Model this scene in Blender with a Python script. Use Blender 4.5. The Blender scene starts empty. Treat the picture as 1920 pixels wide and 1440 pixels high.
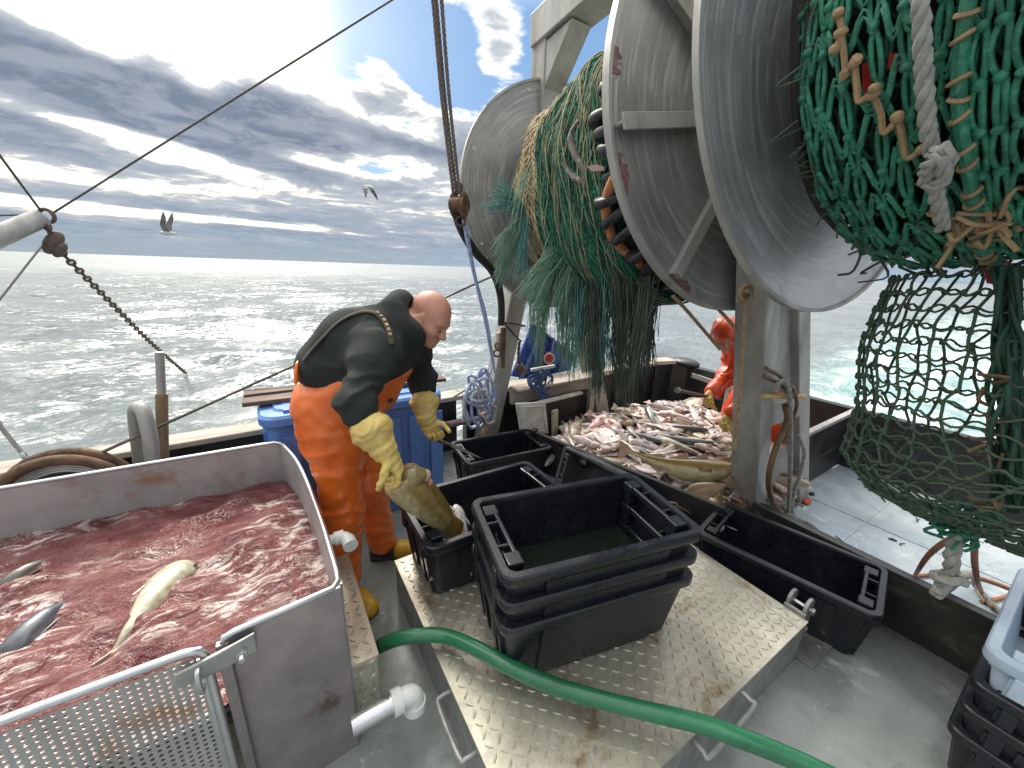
import bpy, math, random
import numpy as np
from mathutils import Vector, Matrix, Quaternion
random.seed(7)
rng = np.random.default_rng(7)
sc = bpy.context.scene
COL = sc.collection
PI = math.pi

# ------------------------------------------------------------------ camera
H = 1.65                     # eye height above the deck
CR = np.array([[0.8480130015843559, -0.12599849049712736, 0.514779884549053],
               [-0.5289535682919161, -0.261510304288251, 0.8073540012549115],
               [0.03289485879495886, -0.9569413467624396, -0.2884114892325686]])
cam_d = bpy.data.cameras.new("camera")
cam = bpy.data.objects.new("camera", cam_d)
COL.objects.link(cam)
cam_d.sensor_width = 36.0
cam_d.lens = 13.5
cam_d.clip_start = 0.05
cam_d.clip_end = 20000
r_, u_, b_ = CR[:, 0], -CR[:, 1], -CR[:, 2]
cam.matrix_world = Matrix(((r_[0], u_[0], b_[0], 0), (r_[1], u_[1], b_[1], 0), (r_[2], u_[2], b_[2], H), (0, 0, 0, 1)))
sc.camera = cam
sc.view_settings.view_transform = 'Standard'
sc.view_settings.look = 'None'
sc.view_settings.exposure = 0.2
sc.view_settings.gamma = 1.0
sc.render.engine = 'CYCLES'
sc.cycles.max_bounces = 8
sc.cycles.transparent_max_bounces = 16
sc.cycles.sample_clamp_indirect = 6.0


def ray(x, y):
    return CR @ np.array([x - 960.0, y - 720.0, 720.0])


def dk(x, y, z=0.0):
    d = ray(x, y); t = (z - H) / d[2]
    return np.array([d[0] * t, d[1] * t, z])


def aY(x, y, Y):
    d = ray(x, y); t = Y / d[1]
    return np.array([d[0] * t, Y, H + d[2] * t])


def aX(x, y, X):
    d = ray(x, y); t = X / d[0]
    return np.array([X, d[1] * t, H + d[2] * t])


# ------------------------------------------------------------------ node helpers
class NT:
    def __init__(s, nt):
        s.nt = nt; s.n = nt.nodes; s.l = nt.links

    def link(s, a, sock):
        if isinstance(a, (int, float)):
            sock.default_value = a
        elif isinstance(a, (tuple, list)):
            v = list(a)
            if len(v) == 3 and len(sock.default_value) == 4: v = v + [1.0]
            sock.default_value = v
        else:
            s.l.new(a, sock)

    def m(s, op, a, b=None, c=None, clamp=False):
        n = s.n.new('ShaderNodeMath'); n.operation = op; n.use_clamp = clamp
        s.link(a, n.inputs[0])
        if b is not None: s.link(b, n.inputs[1])
        if c is not None: s.link(c, n.inputs[2])
        return n.outputs[0]

    def vm(s, op, a, b=None):
        n = s.n.new('ShaderNodeVectorMath'); n.operation = op
        s.link(a, n.inputs[0])
        if b is not None: s.link(b, n.inputs[1])
        return n.outputs[0]

    def xyz(s, x, y, z):
        n = s.n.new('ShaderNodeCombineXYZ')
        s.link(x, n.inputs[0]); s.link(y, n.inputs[1]); s.link(z, n.inputs[2])
        return n.outputs[0]

    def sep(s, v):
        n = s.n.new('ShaderNodeSeparateXYZ'); s.link(v, n.inputs[0])
        return n.outputs[0], n.outputs[1], n.outputs[2]

    def noise(s, vec, scale, detail=4, rough=0.55, dist=0.0, out=0):
        n = s.n.new('ShaderNodeTexNoise')
        if vec is not None: s.link(vec, n.inputs['Vector'])
        n.inputs['Scale'].default_value = scale; n.inputs['Detail'].default_value = detail
        n.inputs['Roughness'].default_value = rough; n.inputs['Distortion'].default_value = dist
        return n.outputs[out]

    def voro(s, vec, scale, feature='F1', out='Distance', rnd=1.0):
        n = s.n.new('ShaderNodeTexVoronoi'); n.feature = feature
        s.link(vec, n.inputs['Vector']); n.inputs['Scale'].default_value = scale
        n.inputs['Randomness'].default_value = rnd
        return n.outputs[out]

    def ss(s, v, lo, hi, a=0.0, b=1.0):
        n = s.n.new('ShaderNodeMapRange'); n.interpolation_type = 'SMOOTHSTEP'
        s.link(v, n.inputs['Value'])
        s.link(lo, n.inputs['From Min']); s.link(hi, n.inputs['From Max'])
        n.inputs['To Min'].default_value = a; n.inputs['To Max'].default_value = b
        return n.outputs[0]

    def mix(s, f, a, b, mode='MIX'):
        n = s.n.new('ShaderNodeMix'); n.data_type = 'RGBA'; n.blend_type = mode
        s.link(f, n.inputs[0]); s.link(a, n.inputs[6]); s.link(b, n.inputs[7])
        return n.outputs[2]

    def bump(s, h, strength=0.3, dist=0.01, normal=None):
        n = s.n.new('ShaderNodeBump'); n.inputs['Strength'].default_value = strength
        n.inputs['Distance'].default_value = dist; s.link(h, n.inputs['Height'])
        if normal is not None: s.l.new(normal, n.inputs['Normal'])
        return n.outputs[0]

    def ramp(s, f, stops):
        n = s.n.new('ShaderNodeValToRGB'); e = n.color_ramp.elements
        while len(e) < len(stops): e.new(0.5)
        for el, (p, c) in zip(e, stops):
            el.position = p; el.color = (*c, 1.0)
        s.link(f, n.inputs[0])
        return n.outputs[0]


def azel(px, py):
    d = ray(px, py); d = d / np.linalg.norm(d)
    return math.degrees(math.atan2(d[1], d[0])), math.degrees(math.asin(d[2]))


# ------------------------------------------------------------------ sun and sky
SUN_EL, SUN_AZ = 47.0, 92.0      # azimuth measured from +X (the boat's stern) towards +Y (starboard)
sun_d = bpy.data.lights.new("sun", 'SUN')
sun = bpy.data.objects.new("sun", sun_d); COL.objects.link(sun)
sun_d.energy = 2.2
sun_d.angle = math.radians(12)
sun_d.color = (1.0, 0.95, 0.86)
sv = Vector((math.cos(math.radians(SUN_EL)) * math.cos(math.radians(SUN_AZ)),
             math.cos(math.radians(SUN_EL)) * math.sin(math.radians(SUN_AZ)), math.sin(math.radians(SUN_EL))))
sun.rotation_euler = sv.to_track_quat('Z', 'Y').to_euler()

world = bpy.data.worlds.new("World"); sc.world = world; world.use_nodes = True
w = NT(world.node_tree); w.n.clear()
out = w.n.new('ShaderNodeOutputWorld'); bg = w.n.new('ShaderNodeBackground')
sky = w.n.new('ShaderNodeTexSky'); sky.sky_type = 'NISHITA'; sky.sun_disc = False
sky.sun_elevation = math.radians(SUN_EL); sky.sun_rotation = math.radians(90 - SUN_AZ)
sky.air_density = 1.0; sky.dust_density = 0.6
tc = w.n.new('ShaderNodeTexCoord')
D = tc.outputs['Generated']
x, y, z = w.sep(D)
el = w.m('MULTIPLY', w.m('ARCSINE', z), 180 / PI)
az = w.m('MULTIPLY', w.m('ARCTAN2', y, x), 180 / PI)
zc = w.m('ADD', w.m('MAXIMUM', z, 0.0), 0.085)
P = w.xyz(w.m('DIVIDE', x, zc), w.m('DIVIDE', y, zc), 0.0)


def blob(px, py, wx, wy, tilt=0.0):
    """soft elliptical patch of sky (directions), sizes in degrees"""
    a0, e0 = azel(px, py)
    du = w.m('SUBTRACT', az, a0); dv = w.m('SUBTRACT', el, e0)
    c, s_ = math.cos(math.radians(tilt)), math.sin(math.radians(tilt))
    p = w.m('DIVIDE', w.m('ADD', w.m('MULTIPLY', du, c), w.m('MULTIPLY', dv, s_)), wx)
    q = w.m('DIVIDE', w.m('SUBTRACT', w.m('MULTIPLY', dv, c), w.m('MULTIPLY', du, s_)), wy)
    r2 = w.m('ADD', w.m('MULTIPLY', p, p), w.m('MULTIPLY', q, q))
    return w.m('POWER', 2.718, w.m('MULTIPLY', r2, -1.0))


def total(lst):
    acc = None
    for amp, b in lst:
        t = w.m('MULTIPLY', b, amp * 1.15)
        acc = t if acc is None else w.m('ADD', acc, t)
    return acc


warp = w.noise(P, 1.3, 3, 0.5, out=1)
P2 = w.vm('ADD', P, w.vm('MULTIPLY', w.vm('SUBTRACT', warp, (0.5, 0.5, 0.5)), (0.55, 0.55, 0)))
# cloud streets: stretched along one direction of the sky
ca_, sa_ = math.cos(math.radians(20)), math.sin(math.radians(20))
qx, qy, _z = w.sep(P2)
P3 = w.xyz(w.m('MULTIPLY', w.m('ADD', w.m('MULTIPLY', qx, ca_), w.m('MULTIPLY', qy, sa_)), 0.78), w.m('SUBTRACT', w.m('MULTIPLY', qy, ca_), w.m('MULTIPLY', qx, sa_)), 3.7)
n1 = w.noise(P3, 1.15, 10, 0.60)
n2 = w.noise(P2, 4.2, 8, 0.62)
n3 = w.noise(P3, 3.0, 8, 0.60)
dens = w.m('ADD', w.m('MULTIPLY', w.m('SUBTRACT', n1, 0.5), 1.15), w.m('MULTIPLY', w.m('SUBTRACT', n2, 0.5), 0.80))
dens = w.m('ADD', dens, w.m('MULTIPLY', w.m('SUBTRACT', n3, 0.5), 0.55))
blobs = total([
    (0.40, blob(120, 125, 10, 2.6, 12)), (0.36, blob(250, 190, 10, 2.4, 14)), (-0.30, blob(100, 60, 12, 1.6, 4)), (0.30, blob(60, 215, 9, 2.6, 8)), (0.30, blob(290, 110, 5, 2.4, 25)),
    (0.50, blob(650, 165, 8.5, 2.7, 12)), (0.44, blob(480, 200, 6.5, 3.0, 22)), (0.36, blob(560, 245, 7, 2.0, 14)), (0.34, blob(330, 225, 9, 1.8, 12)),
    (0.16, blob(930, 30, 8, 3.0, 10)), (0.30, blob(930, 110, 5, 2.5, 0)), (0.34, blob(740, 262, 8, 1.3, 8)),
    (0.30, blob(1120, 150, 6, 2.0, 0)), (0.30, blob(880, 260, 5, 3.2, 0)), (0.30, blob(560, 60, 4, 3.0, 30)),
    (-0.70, blob(330, 35, 17, 3.0, 5)), (-0.34, blob(380, 150, 3.0, 1.8, 20)), (-0.30, blob(760, 240, 9, 1.2, 10)),
    (-0.42, blob(240, 262, 9, 0.9, 10)), (-0.36, blob(340, 280, 5, 0.7, 8)), (-0.40, blob(620, 90, 5, 2.6, 20)),
    (-0.40, blob(610, 305, 7, 0.9, 4)), (-0.52, blob(60, 385, 16, 0.45, 0)), (-0.50, blob(330, 404, 20, 0.25, 2)), (-0.50, blob(480, 418, 9, 0.2, 0)), (0.2, blob(120, 165, 14, 1.0, 10)),
    (-0.62, blob(840, 110, 5, 4.5, 0)), (-0.45, blob(730, 40, 6, 3.0, 0)), (0.22, blob(690, 120, 3.5, 1.6, 20)), (-0.66, blob(1110, 80, 10, 5, 0)), (-0.25, blob(120, 330, 10, 0.8, 0)),
])
low = w.m('ADD', w.m('MULTIPLY', w.ss(el, 15.0, 6.0), w.ss(az, 40.0, 70.0, 0.06, 0.20)), w.m('MULTIPLY', w.ss(el, 6.5, 3.0), 0.22))
dens = w.m('ADD', w.m('ADD', dens, blobs), low)
up_f = w.ss(el, 27, 40)
glare = w.m('ADD', blob(400, -20, 17, 9), w.m('MULTIPLY', blob(200, 330, 45, 9), 0.25))
leftness = w.ss(az, 56.0, 80.0)
skyc = w.mix(1.0, sky.outputs[0], (0.085, 0.085, 0.085), 'MULTIPLY')
skyc = w.mix(0.6, skyc, (0.23, 0.47, 0.83))
clear = w.mix(w.ss(az, 77.0, 87.0), skyc, (1.12, 1.10, 1.02))
clear = w.mix(w.ss(el, 7.5, 1.5, 0, 0.75), clear, w.mix(leftness, (0.42, 0.55, 0.68), (1.08, 1.0, 0.78)))
edgec = w.mix(leftness, (1.02, 1.03, 1.03), (1.2, 1.15, 0.99))
edgec = w.mix(w.ss(el, 12.0, 4.0), edgec, (1.10, 1.02, 0.80))
darkc = w.mix(w.ss(el, 1.0, 14.0), (0.265, 0.345, 0.435), (0.185, 0.230, 0.310))
darkc = w.mix(w.ss(n2, 0.38, 0.62), darkc, w.mix(0.6, darkc, (0.42, 0.46, 0.53)))
mid = w.mix(leftness, (0.52, 0.56, 0.62), (0.40, 0.445, 0.505))
c1 = w.mix(w.ss(dens, -0.16, 0.00), clear, edgec)
c2 = w.mix(w.ss(dens, -0.02, 0.16), c1, mid)
c3 = w.mix(w.ss(dens, 0.10, 0.50), c2, darkc)
hz = w.mix(w.ss(el, 2.6, 0.0, 0.0, 0.75), c3, w.mix(leftness, (0.34, 0.46, 0.58), (0.35, 0.42, 0.48)))
gl = w.mix(w.m('MULTIPLY', w.m('MULTIPLY', glare, 0.35), w.ss(dens, 0.40, 0.0)), hz, (1.6, 1.5, 1.3), 'ADD')
# above the frame: bright broken overcast, brightest round the veiled sun
high = w.mix(w.ss(n1, 0.38, 0.66), (1.45, 1.46, 1.45), (0.85, 0.92, 1.02))
sd = w.n.new('ShaderNodeVectorMath'); sd.operation = 'DOT_PRODUCT'
w.link(D, sd.inputs[0]); sd.inputs[1].default_value = (math.cos(math.radians(36)) * math.cos(math.radians(88)), math.cos(math.radians(36)) * math.sin(math.radians(88)), math.sin(math.radians(36)))
cosd = w.m('MAXIMUM', sd.outputs['Value'], 0.0)
high = w.mix(w.m('POWER', cosd, 2.5), high, (1.5, 1.45, 1.35), 'ADD')
high = w.mix(w.m('POWER', cosd, 6.0), high, (3.6, 3.45, 3.1), 'ADD')
high = w.mix(w.m('POWER', cosd, 24.0), high, (7.5, 7.0, 6.0), 'ADD')
over = w.mix(up_f, gl, high)
w.link(over, bg.inputs['Color']); bg.inputs['Strength'].default_value = 1.0
w.l.new(bg.outputs[0], out.inputs[0])

# ------------------------------------------------------------------ mesh helpers
def nrm(v):
    v = np.asarray(v, float); n = np.linalg.norm(v)
    return v / n if n > 1e-12 else np.array([0, 0, 1.0])


def smooth_path(pts, n=8, closed=False):
    """Catmull-Rom through the points"""
    P = [np.asarray(p, float) for p in pts]
    k = len(P); res = []
    rngk = range(k) if closed else range(k - 1)
    for i in rngk:
        if closed:
            a, b, c, d = P[i - 1], P[i], P[(i + 1) % k], P[(i + 2) % k]
        else:
            b, c = P[i], P[i + 1]
            a = P[i - 1] if i > 0 else 2 * b - c
            d = P[i + 2] if i + 2 < k else 2 * c - b
        for j in range(n):
            t = j / n
            res.append(0.5 * ((2 * b) + (c - a) * t + (2 * a - 5 * b + 4 * c - d) * t * t + (3 * b - a - 3 * c + d) * t ** 3))
    if not closed: res.append(P[-1])
    return res


class MB:
    """collects shapes and links them as one mesh object"""
    def __init__(s):
        s.v = []; s.f = []; s.n = 0; s.mi = []; s.cur = 0; s.col = []; s.ccur = (1, 1, 1)

    def add(s, verts, faces):
        b = s.n
        verts = [tuple(map(float, p)) for p in verts]
        s.v.extend(verts); s.n += len(verts)
        s.col.extend([s.ccur] * len(verts))
        s.f.extend([tuple(b + i for i in f) for f in faces]); s.mi.extend([s.cur] * len(faces))
        return s

    def box(s, c, size, rot=None, taper=1.0):
        hx, hy, hz = size[0] / 2, size[1] / 2, size[2] / 2
        vs = []
        for zz in (-1, 1):
            k = taper if zz > 0 else 1.0
            for xx, yy in ((-1, -1), (1, -1), (1, 1), (-1, 1)):
                vs.append((xx * hx * k, yy * hy * k, zz * hz))
        if rot is not None:
            M = rot if isinstance(rot, Matrix) else Matrix.Rotation(rot, 3, 'Z')
            vs = [M @ Vector(p) for p in vs]
        vs = [(p[0] + c[0], p[1] + c[1], p[2] + c[2]) for p in vs]
        return s.add(vs, [(3, 2, 1, 0), (4, 5, 6, 7), (0, 1, 5, 4), (1, 2, 6, 5), (2, 3, 7, 6), (3, 0, 4, 7)])

    def bar(s, p0, p1, wid, hei, up=(0, 0, 1), wid1=None, hei1=None):
        """rectangular bar between two points; wid across, hei along up"""
        p0, p1 = np.asarray(p0, float), np.asarray(p1, float)
        d = nrm(p1 - p0); side = nrm(np.cross(d, up)); upv = np.cross(side, d)
        vs = []
        for p, a, b in ((p0, wid, hei), (p1, wid1 or wid, hei1 or hei)):
            for sx, sy in ((-1, -1), (1, -1), (1, 1), (-1, 1)):
                vs.append(p + side * sx * a / 2 + upv * sy * b / 2)
        return s.add(vs, [(0, 1, 2, 3)[::-1], (4, 5, 6, 7), (0, 1, 5, 4), (1, 2, 6, 5), (2, 3, 7, 6), (3, 0, 4, 7)])

    def tube(s, pts, r, n=8, closed=False, cap=True, flat=1.0, upv=(0, 0, 1)):
        pts = [np.asarray(p, float) for p in pts]; k = len(pts)
        rs = r if hasattr(r, '__len__') else [r] * k
        vs = []; u = None
        for i, p in enumerate(pts):
            a = pts[i - 1] if (i > 0 or closed) else p
            b = pts[(i + 1) % k] if (i < k - 1 or closed) else p
            t = nrm(b - a)
            if u is None:
                u = np.asarray(upv, float)
                if abs(np.dot(u, t)) > 0.95: u = np.array([1.0, 0.1, 0])
            u = nrm(u - t * np.dot(u, t)); q = np.cross(t, u)
            for j in range(n):
                an = 2 * PI * j / n
                vs.append(p + (u * math.cos(an) * flat + q * math.sin(an)) * rs[i])
        fs = []
        for i in range(k if closed else k - 1):
            i2 = (i + 1) % k
            for j in range(n):
                j2 = (j + 1) % n
                fs.append((i * n + j, i * n + j2, i2 * n + j2, i2 * n + j))
        if cap and not closed:
            fs.append(tuple(range(n))[::-1]); fs.append(tuple((k - 1) * n + j for j in range(n)))
        return s.add(vs, fs)

    def cyl(s, p0, p1, r0, r1=None, n=20):
        return s.tube([p0, p1], [r0, r0 if r1 is None else r1], n)

    def loft(s, rings, cap0=True, cap1=True, closed=False):
        n = len(rings[0]); k = len(rings); vs = [p for r in rings for p in r]; fs = []
        for i in range(k if closed else k - 1):
            i2 = (i + 1) % k
            for j in range(n):
                j2 = (j + 1) % n
                fs.append((i * n + j, i * n + j2, i2 * n + j2, i2 * n + j))
        if not closed:
            if cap0: fs.append(tuple(range(n))[::-1])
            if cap1: fs.append(tuple((k - 1) * n + j for j in range(n)))
        return s.add(vs, fs)

    def ell(s, c, r, nu=16, nv=10, rot=None):
        vs = []; fs = []
        for i in range(1, nv):
            th = PI * i / nv
            for j in range(nu):
                ph = 2 * PI * j / nu
                vs.append((r[0] * math.sin(th) * math.cos(ph), r[1] * math.sin(th) * math.sin(ph), r[2] * math.cos(th)))
        vs += [(0, 0, r[2]), (0, 0, -r[2])]
        if rot is not None: vs = [rot @ Vector(p) for p in vs]
        vs = [(p[0] + c[0], p[1] + c[1], p[2] + c[2]) for p in vs]
        T, B = len(vs) - 2, len(vs) - 1
        for i in range(nv - 2):
            for j in range(nu):
                j2 = (j + 1) % nu
                fs.append((i * nu + j, (i + 1) * nu + j, (i + 1) * nu + j2, i * nu + j2))
        for j in range(nu):
            j2 = (j + 1) % nu
            fs.append((T, j, j2)); fs.append((B, (nv - 2) * nu + j2, (nv - 2) * nu + j))
        return s.add(vs, fs)

    def prism(s, poly, nvec, th):
        """flat outline (3-D points) thickened both ways along nvec"""
        nv = nrm(nvec) * th / 2; k = len(poly)
        poly = [np.asarray(p, float) for p in poly]
        vs = [p - nv for p in poly] + [p + nv for p in poly]
        fs = [tuple(range(k))[::-1], tuple(range(k, 2 * k))]
        fs += [(i, (i + 1) % k, k + (i + 1) % k, k + i) for i in range(k)]
        return s.add(vs, fs)

    def torus(s, c, R, r, axis=(0, 0, 1), n=32, m=10, a0=0.0, a1=2 * PI, up=None, flat=1.0):
        ax = nrm(axis); t = np.array([1.0, 0, 0]) if abs(ax[0]) < 0.9 else np.array([0, 1.0, 0])
        if up is not None: t = np.asarray(up, float)
        e1 = nrm(t - ax * np.dot(t, ax)); e2 = np.cross(ax, e1); c = np.asarray(c, float)
        full = abs(a1 - a0 - 2 * PI) < 1e-6
        pts = [c + (e1 * math.cos(a0 + (a1 - a0) * i / n) + e2 * math.sin(a0 + (a1 - a0) * i / n)) * R for i in range(n if full else n + 1)]
        return s.tube(pts, r, m, closed=full, flat=flat, upv=ax)

    def build(s, name, mats, parent=None, smooth=True, ang=40, loc=None, bevel=0.0, colors=False, seg=2):
        me = bpy.data.meshes.new(name)
        org = np.zeros(3)
        p = parent
        while p is not None:
            org += np.array(p.location); p = p.parent
        if loc is not None: org += np.asarray(loc, float)
        V = np.array(s.v, float).reshape(-1, 3) - org
        me.from_pydata(V.tolist(), [], s.f)
        if not isinstance(mats, (list, tuple)): mats = [mats]
        for m_ in mats: me.materials.append(m_)
        if len(mats) > 1: me.polygons.foreach_set('material_index', s.mi)
        if colors:
            at = me.color_attributes.new('Col', 'FLOAT_COLOR', 'POINT')
            at.data.foreach_set('color', np.c_[np.array(s.col), np.ones(len(s.v))].ravel())
        if smooth:
            me.polygons.foreach_set('use_smooth', [True] * len(me.polygons))
            me.set_sharp_from_angle(angle=math.radians(ang))
        me.update()
        o = bpy.data.objects.new(name, me); COL.objects.link(o)
        if loc is not None: o.location = loc
        o.parent = parent
        if bevel:
            b = o.modifiers.new('bevel', 'BEVEL'); b.width = bevel; b.segments = seg
            b.limit_method = 'ANGLE'; b.angle_limit = math.radians(35)
        return o


def tag(o, label=None, cat=None, group=None, kind=None):
    if label: o['label'] = label
    if cat: o['category'] = cat
    if group: o['group'] = group
    if kind: o['kind'] = kind
    return o


def empty(name, loc=(0, 0, 0), rz=0.0, label=None, cat=None, group=None):
    o = bpy.data.objects.new(name, None); COL.objects.link(o)
    o.location = tuple(float(v) for v in loc); o.rotation_euler = (0, 0, rz); o.empty_display_size = 0.1
    return tag(o, label, cat, group)


def copy_tree(o, parent=None):
    c = o.copy(); COL.objects.link(c)
    if parent is not None: c.parent = parent
    for ch in list(o.children): copy_tree(ch, c)
    return c


# ------------------------------------------------------------------ materials
def mat(name, c1, c2=None, rough=0.5, rough2=None, metal=0.0, scale=8.0, bump=0.0, bscale=None, stain=None, stain_amt=0.5,
        sscale=3.0, stretch=(1, 1, 1), coat=0.0, attr=False, spec=0.5, bdist=0.01, fine=None, sheen=0.0, sss=0.0, trans=0.0):
    m_ = bpy.data.materials.new(name); m_.use_nodes = True
    g = NT(m_.node_tree); bs = g.n['Principled BSDF']
    t = g.n.new('ShaderNodeTexCoord'); v = g.vm('MULTIPLY', t.outputs['Object'], tuple(stretch))
    c2 = c2 or tuple(x * 0.75 for x in c1)
    n = g.noise(v, scale, 6, 0.6)
    f = g.ss(n, 0.32, 0.68)
    if attr:
        a = g.n.new('ShaderNodeAttribute'); a.attribute_name = 'Col'
        col = g.mix(f, a.outputs[0], g.mix(1.0, a.outputs[0], tuple(c2), 'MULTIPLY'))
    else:
        col = g.mix(f, tuple(c1), tuple(c2))
    if fine:
        nf = g.noise(v, fine[0], 3, 0.7)
        col = g.mix(g.m('MULTIPLY', g.ss(nf, 0.45, 0.7), fine[1]), col, fine[2])
    rgh = g.ss(n, 0.25, 0.75, rough, rough2 if rough2 is not None else rough * 1.15)
    if stain:
        ns = g.noise(v, sscale, 7, 0.65, 0.6)
        sf = g.ss(ns, 1.0 - stain_amt - 0.09, 1.0 - stain_amt + 0.09)
        col = g.mix(sf, col, tuple(stain))
    g.link(col, bs.inputs['Base Color']); g.link(rgh, bs.inputs['Roughness'])
    bs.inputs['Metallic'].default_value = metal
    bs.inputs['Specular IOR Level'].default_value = spec
    if coat: bs.inputs['Coat Weight'].default_value = coat; bs.inputs['Coat Roughness'].default_value = 0.08
    if sheen: bs.inputs['Sheen Weight'].default_value = sheen
    if sss:
        bs.inputs['Subsurface Weight'].default_value = sss
        bs.inputs['Subsurface Radius'].default_value = (0.02, 0.008, 0.004); bs.inputs['Subsurface Scale'].default_value = 0.4
    if bump:
        nb = g.noise(v, bscale or scale * 4, 6, 0.65)
        g.link(g.bump(nb, bump, bdist), bs.inputs['Normal'])
    return m_


M = {}
M['steel'] = mat('stainless_steel', (0.44, 0.435, 0.425), (0.32, 0.315, 0.305), 0.42, 0.58, 0.5, 5, 0.05, 60, stain=(0.30, 0.19, 0.12), stain_amt=0.37, sscale=5)
M['steel_d'] = mat('dull_stained_steel', (0.40, 0.35, 0.355), (0.27, 0.235, 0.24), 0.34, 0.5, 0.75, 4, 0.06, 50, stain=(0.12, 0.075, 0.055), stain_amt=0.33, sscale=4.2)
M['steel_clean'] = mat('polished_steel', (0.62, 0.62, 0.63), (0.5, 0.5, 0.52), 0.25, 0.38, 0.9, 9, 0.03, 70)
M['alu'] = mat('weathered_aluminium', (0.44, 0.43, 0.40), (0.30, 0.29, 0.27), 0.42, 0.6, 0.5, 6, 0.12, 45, stretch=(1, 1, 0.35), stain=(0.22, 0.18, 0.13), stain_amt=0.33, sscale=4)
M['alu_frame'] = mat('chalky_aluminium_frame', (0.43, 0.42, 0.39), (0.31, 0.30, 0.275), 0.5, 0.7, 0.3, 5, 0.15, 40, stretch=(1, 1, 0.3), stain=(0.24, 0.20, 0.15), stain_amt=0.36, sscale=5)
M['galv'] = mat('galvanised_iron', (0.40, 0.40, 0.38), (0.27, 0.27, 0.26), 0.45, 0.6, 0.6, 14, 0.15, 60, stain=(0.26, 0.14, 0.06), stain_amt=0.3)
M['rust'] = mat('rusty_iron', (0.16, 0.085, 0.045), (0.07, 0.045, 0.03), 0.7, 0.85, 0.2, 18, 0.5, 70)
M['chain'] = mat('dark_chain_iron', (0.10, 0.085, 0.075), (0.17, 0.12, 0.09), 0.55, 0.7, 0.6, 22, 0.3, 80)
M['black'] = mat('black_tub_plastic', (0.0060, 0.0075, 0.012), (0.010, 0.012, 0.017), 0.24, 0.42, 0, 9, 0.06, 90, stain=(0.034, 0.037, 0.042), stain_amt=0.32, sscale=9, fine=(75, 0.34, (0.045, 0.048, 0.052)), spec=0.42)
M['black_wall'] = mat('black_painted_boards', (0.010, 0.010, 0.011), (0.018, 0.018, 0.019), 0.34, 0.5, 0, 5, 0.15, 26, stain=(0.05, 0.048, 0.045), stain_amt=0.27, sscale=9)
M['wood'] = mat('weathered_grey_wood', (0.42, 0.37, 0.31), (0.28, 0.24, 0.20), 0.65, 0.8, 0, 9, 0.35, 60, stretch=(0.25, 1, 1), stain=(0.12, 0.09, 0.07), stain_amt=0.36, sscale=8)
M['brownwood'] = mat('brown_plank', (0.14, 0.085, 0.06), (0.08, 0.05, 0.04), 0.6, 0.8, 0, 12, 0.3, 50, stretch=(0.3, 1, 1))
M['blue'] = mat('blue_bin_plastic', (0.085, 0.20, 0.50), (0.065, 0.16, 0.42), 0.42, 0.55, 0, 5, 0.05, 50, stain=(0.10, 0.14, 0.22), stain_amt=0.28)
M['paleblue'] = mat('pale_blue_plastic', (0.44, 0.53, 0.62), (0.36, 0.45, 0.55), 0.4, 0.5, 0, 7, 0.05, 60)
M['white_pl'] = mat('dirty_white_plastic', (0.62, 0.62, 0.56), (0.42, 0.41, 0.34), 0.5, 0.6, 0, 10, 0.1, 60, stain=(0.30, 0.27, 0.2), stain_amt=0.36)
M['pvc'] = mat('white_pvc', (0.72, 0.72, 0.68), (0.6, 0.6, 0.57), 0.35, 0.45, 0, 10, 0.03, 60, stain=(0.35, 0.14, 0.10), stain_amt=0.28, sscale=16)
M['hose'] = mat('green_ribbed_hose', (0.015, 0.155, 0.065), (0.012, 0.12, 0.05), 0.3, 0.42, 0, 5, 0.04, 40, stain=(0.008, 0.06, 0.028), stain_amt=0.36, sscale=7, coat=0.3, fine=(40, 0.3, (0.05, 0.20, 0.11)))
M['doorblue'] = mat('cobalt_painted_steel', (0.015, 0.07, 0.32), (0.012, 0.045, 0.22), 0.4, 0.55, 0, 12, 0.2, 40, stain=(0.14, 0.06, 0.03), stain_amt=0.3)
M['rope_grey'] = mat('grey_rope', (0.36, 0.35, 0.31), (0.24, 0.23, 0.21), 0.8, 0.9, 0, 30, 0.3, 120)
M['rope_white'] = mat('pale_rope', (0.48, 0.50, 0.52), (0.36, 0.38, 0.42), 0.8, 0.9, 0, 30, 0.3, 120)
M['rope_blue'] = mat('blue_white_rope', (0.44, 0.50, 0.66), (0.24, 0.31, 0.52), 0.75, 0.9, 0, 40, 0.3, 120)
M['rope_dblue'] = mat('dark_blue_rope', (0.05, 0.10, 0.22), (0.03, 0.06, 0.14), 0.8, 0.9, 0, 40, 0.3, 120)
M['rope_tan'] = mat('tan_rope', (0.36, 0.25, 0.14), (0.24, 0.16, 0.09), 0.8, 0.9, 0, 30, 0.3, 120)
M['rope_orange'] = mat('faded_orange_rope', (0.48, 0.21, 0.09), (0.35, 0.14, 0.06), 0.8, 0.9, 0, 30, 0.3, 120)
M['wire'] = mat('steel_wire_rope', (0.09, 0.085, 0.08), (0.14, 0.12, 0.10), 0.5, 0.6, 0.6, 60, 0.2, 200)
M['cable'] = mat('black_rubber_cable', (0.016, 0.015, 0.014), (0.03, 0.026, 0.022), 0.5, 0.6, 0, 20)
M['rubber'] = mat('black_rubber', (0.010, 0.010, 0.011), (0.02, 0.02, 0.021), 0.3, 0.5, 0, 16, 0.1, 40)
M['twine'] = mat('green_net_twine', (0.022, 0.205, 0.115), (0.016, 0.105, 0.064), 0.55, 0.7, 0, 14, 0.4, 170, fine=(45, 0.55, (0.085, 0.34, 0.235)))
M['twine_d'] = mat('dark_green_twine', (0.012, 0.070, 0.040), (0.020, 0.042, 0.026), 0.65, 0.8, 0, 14, 0.3, 150)
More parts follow.
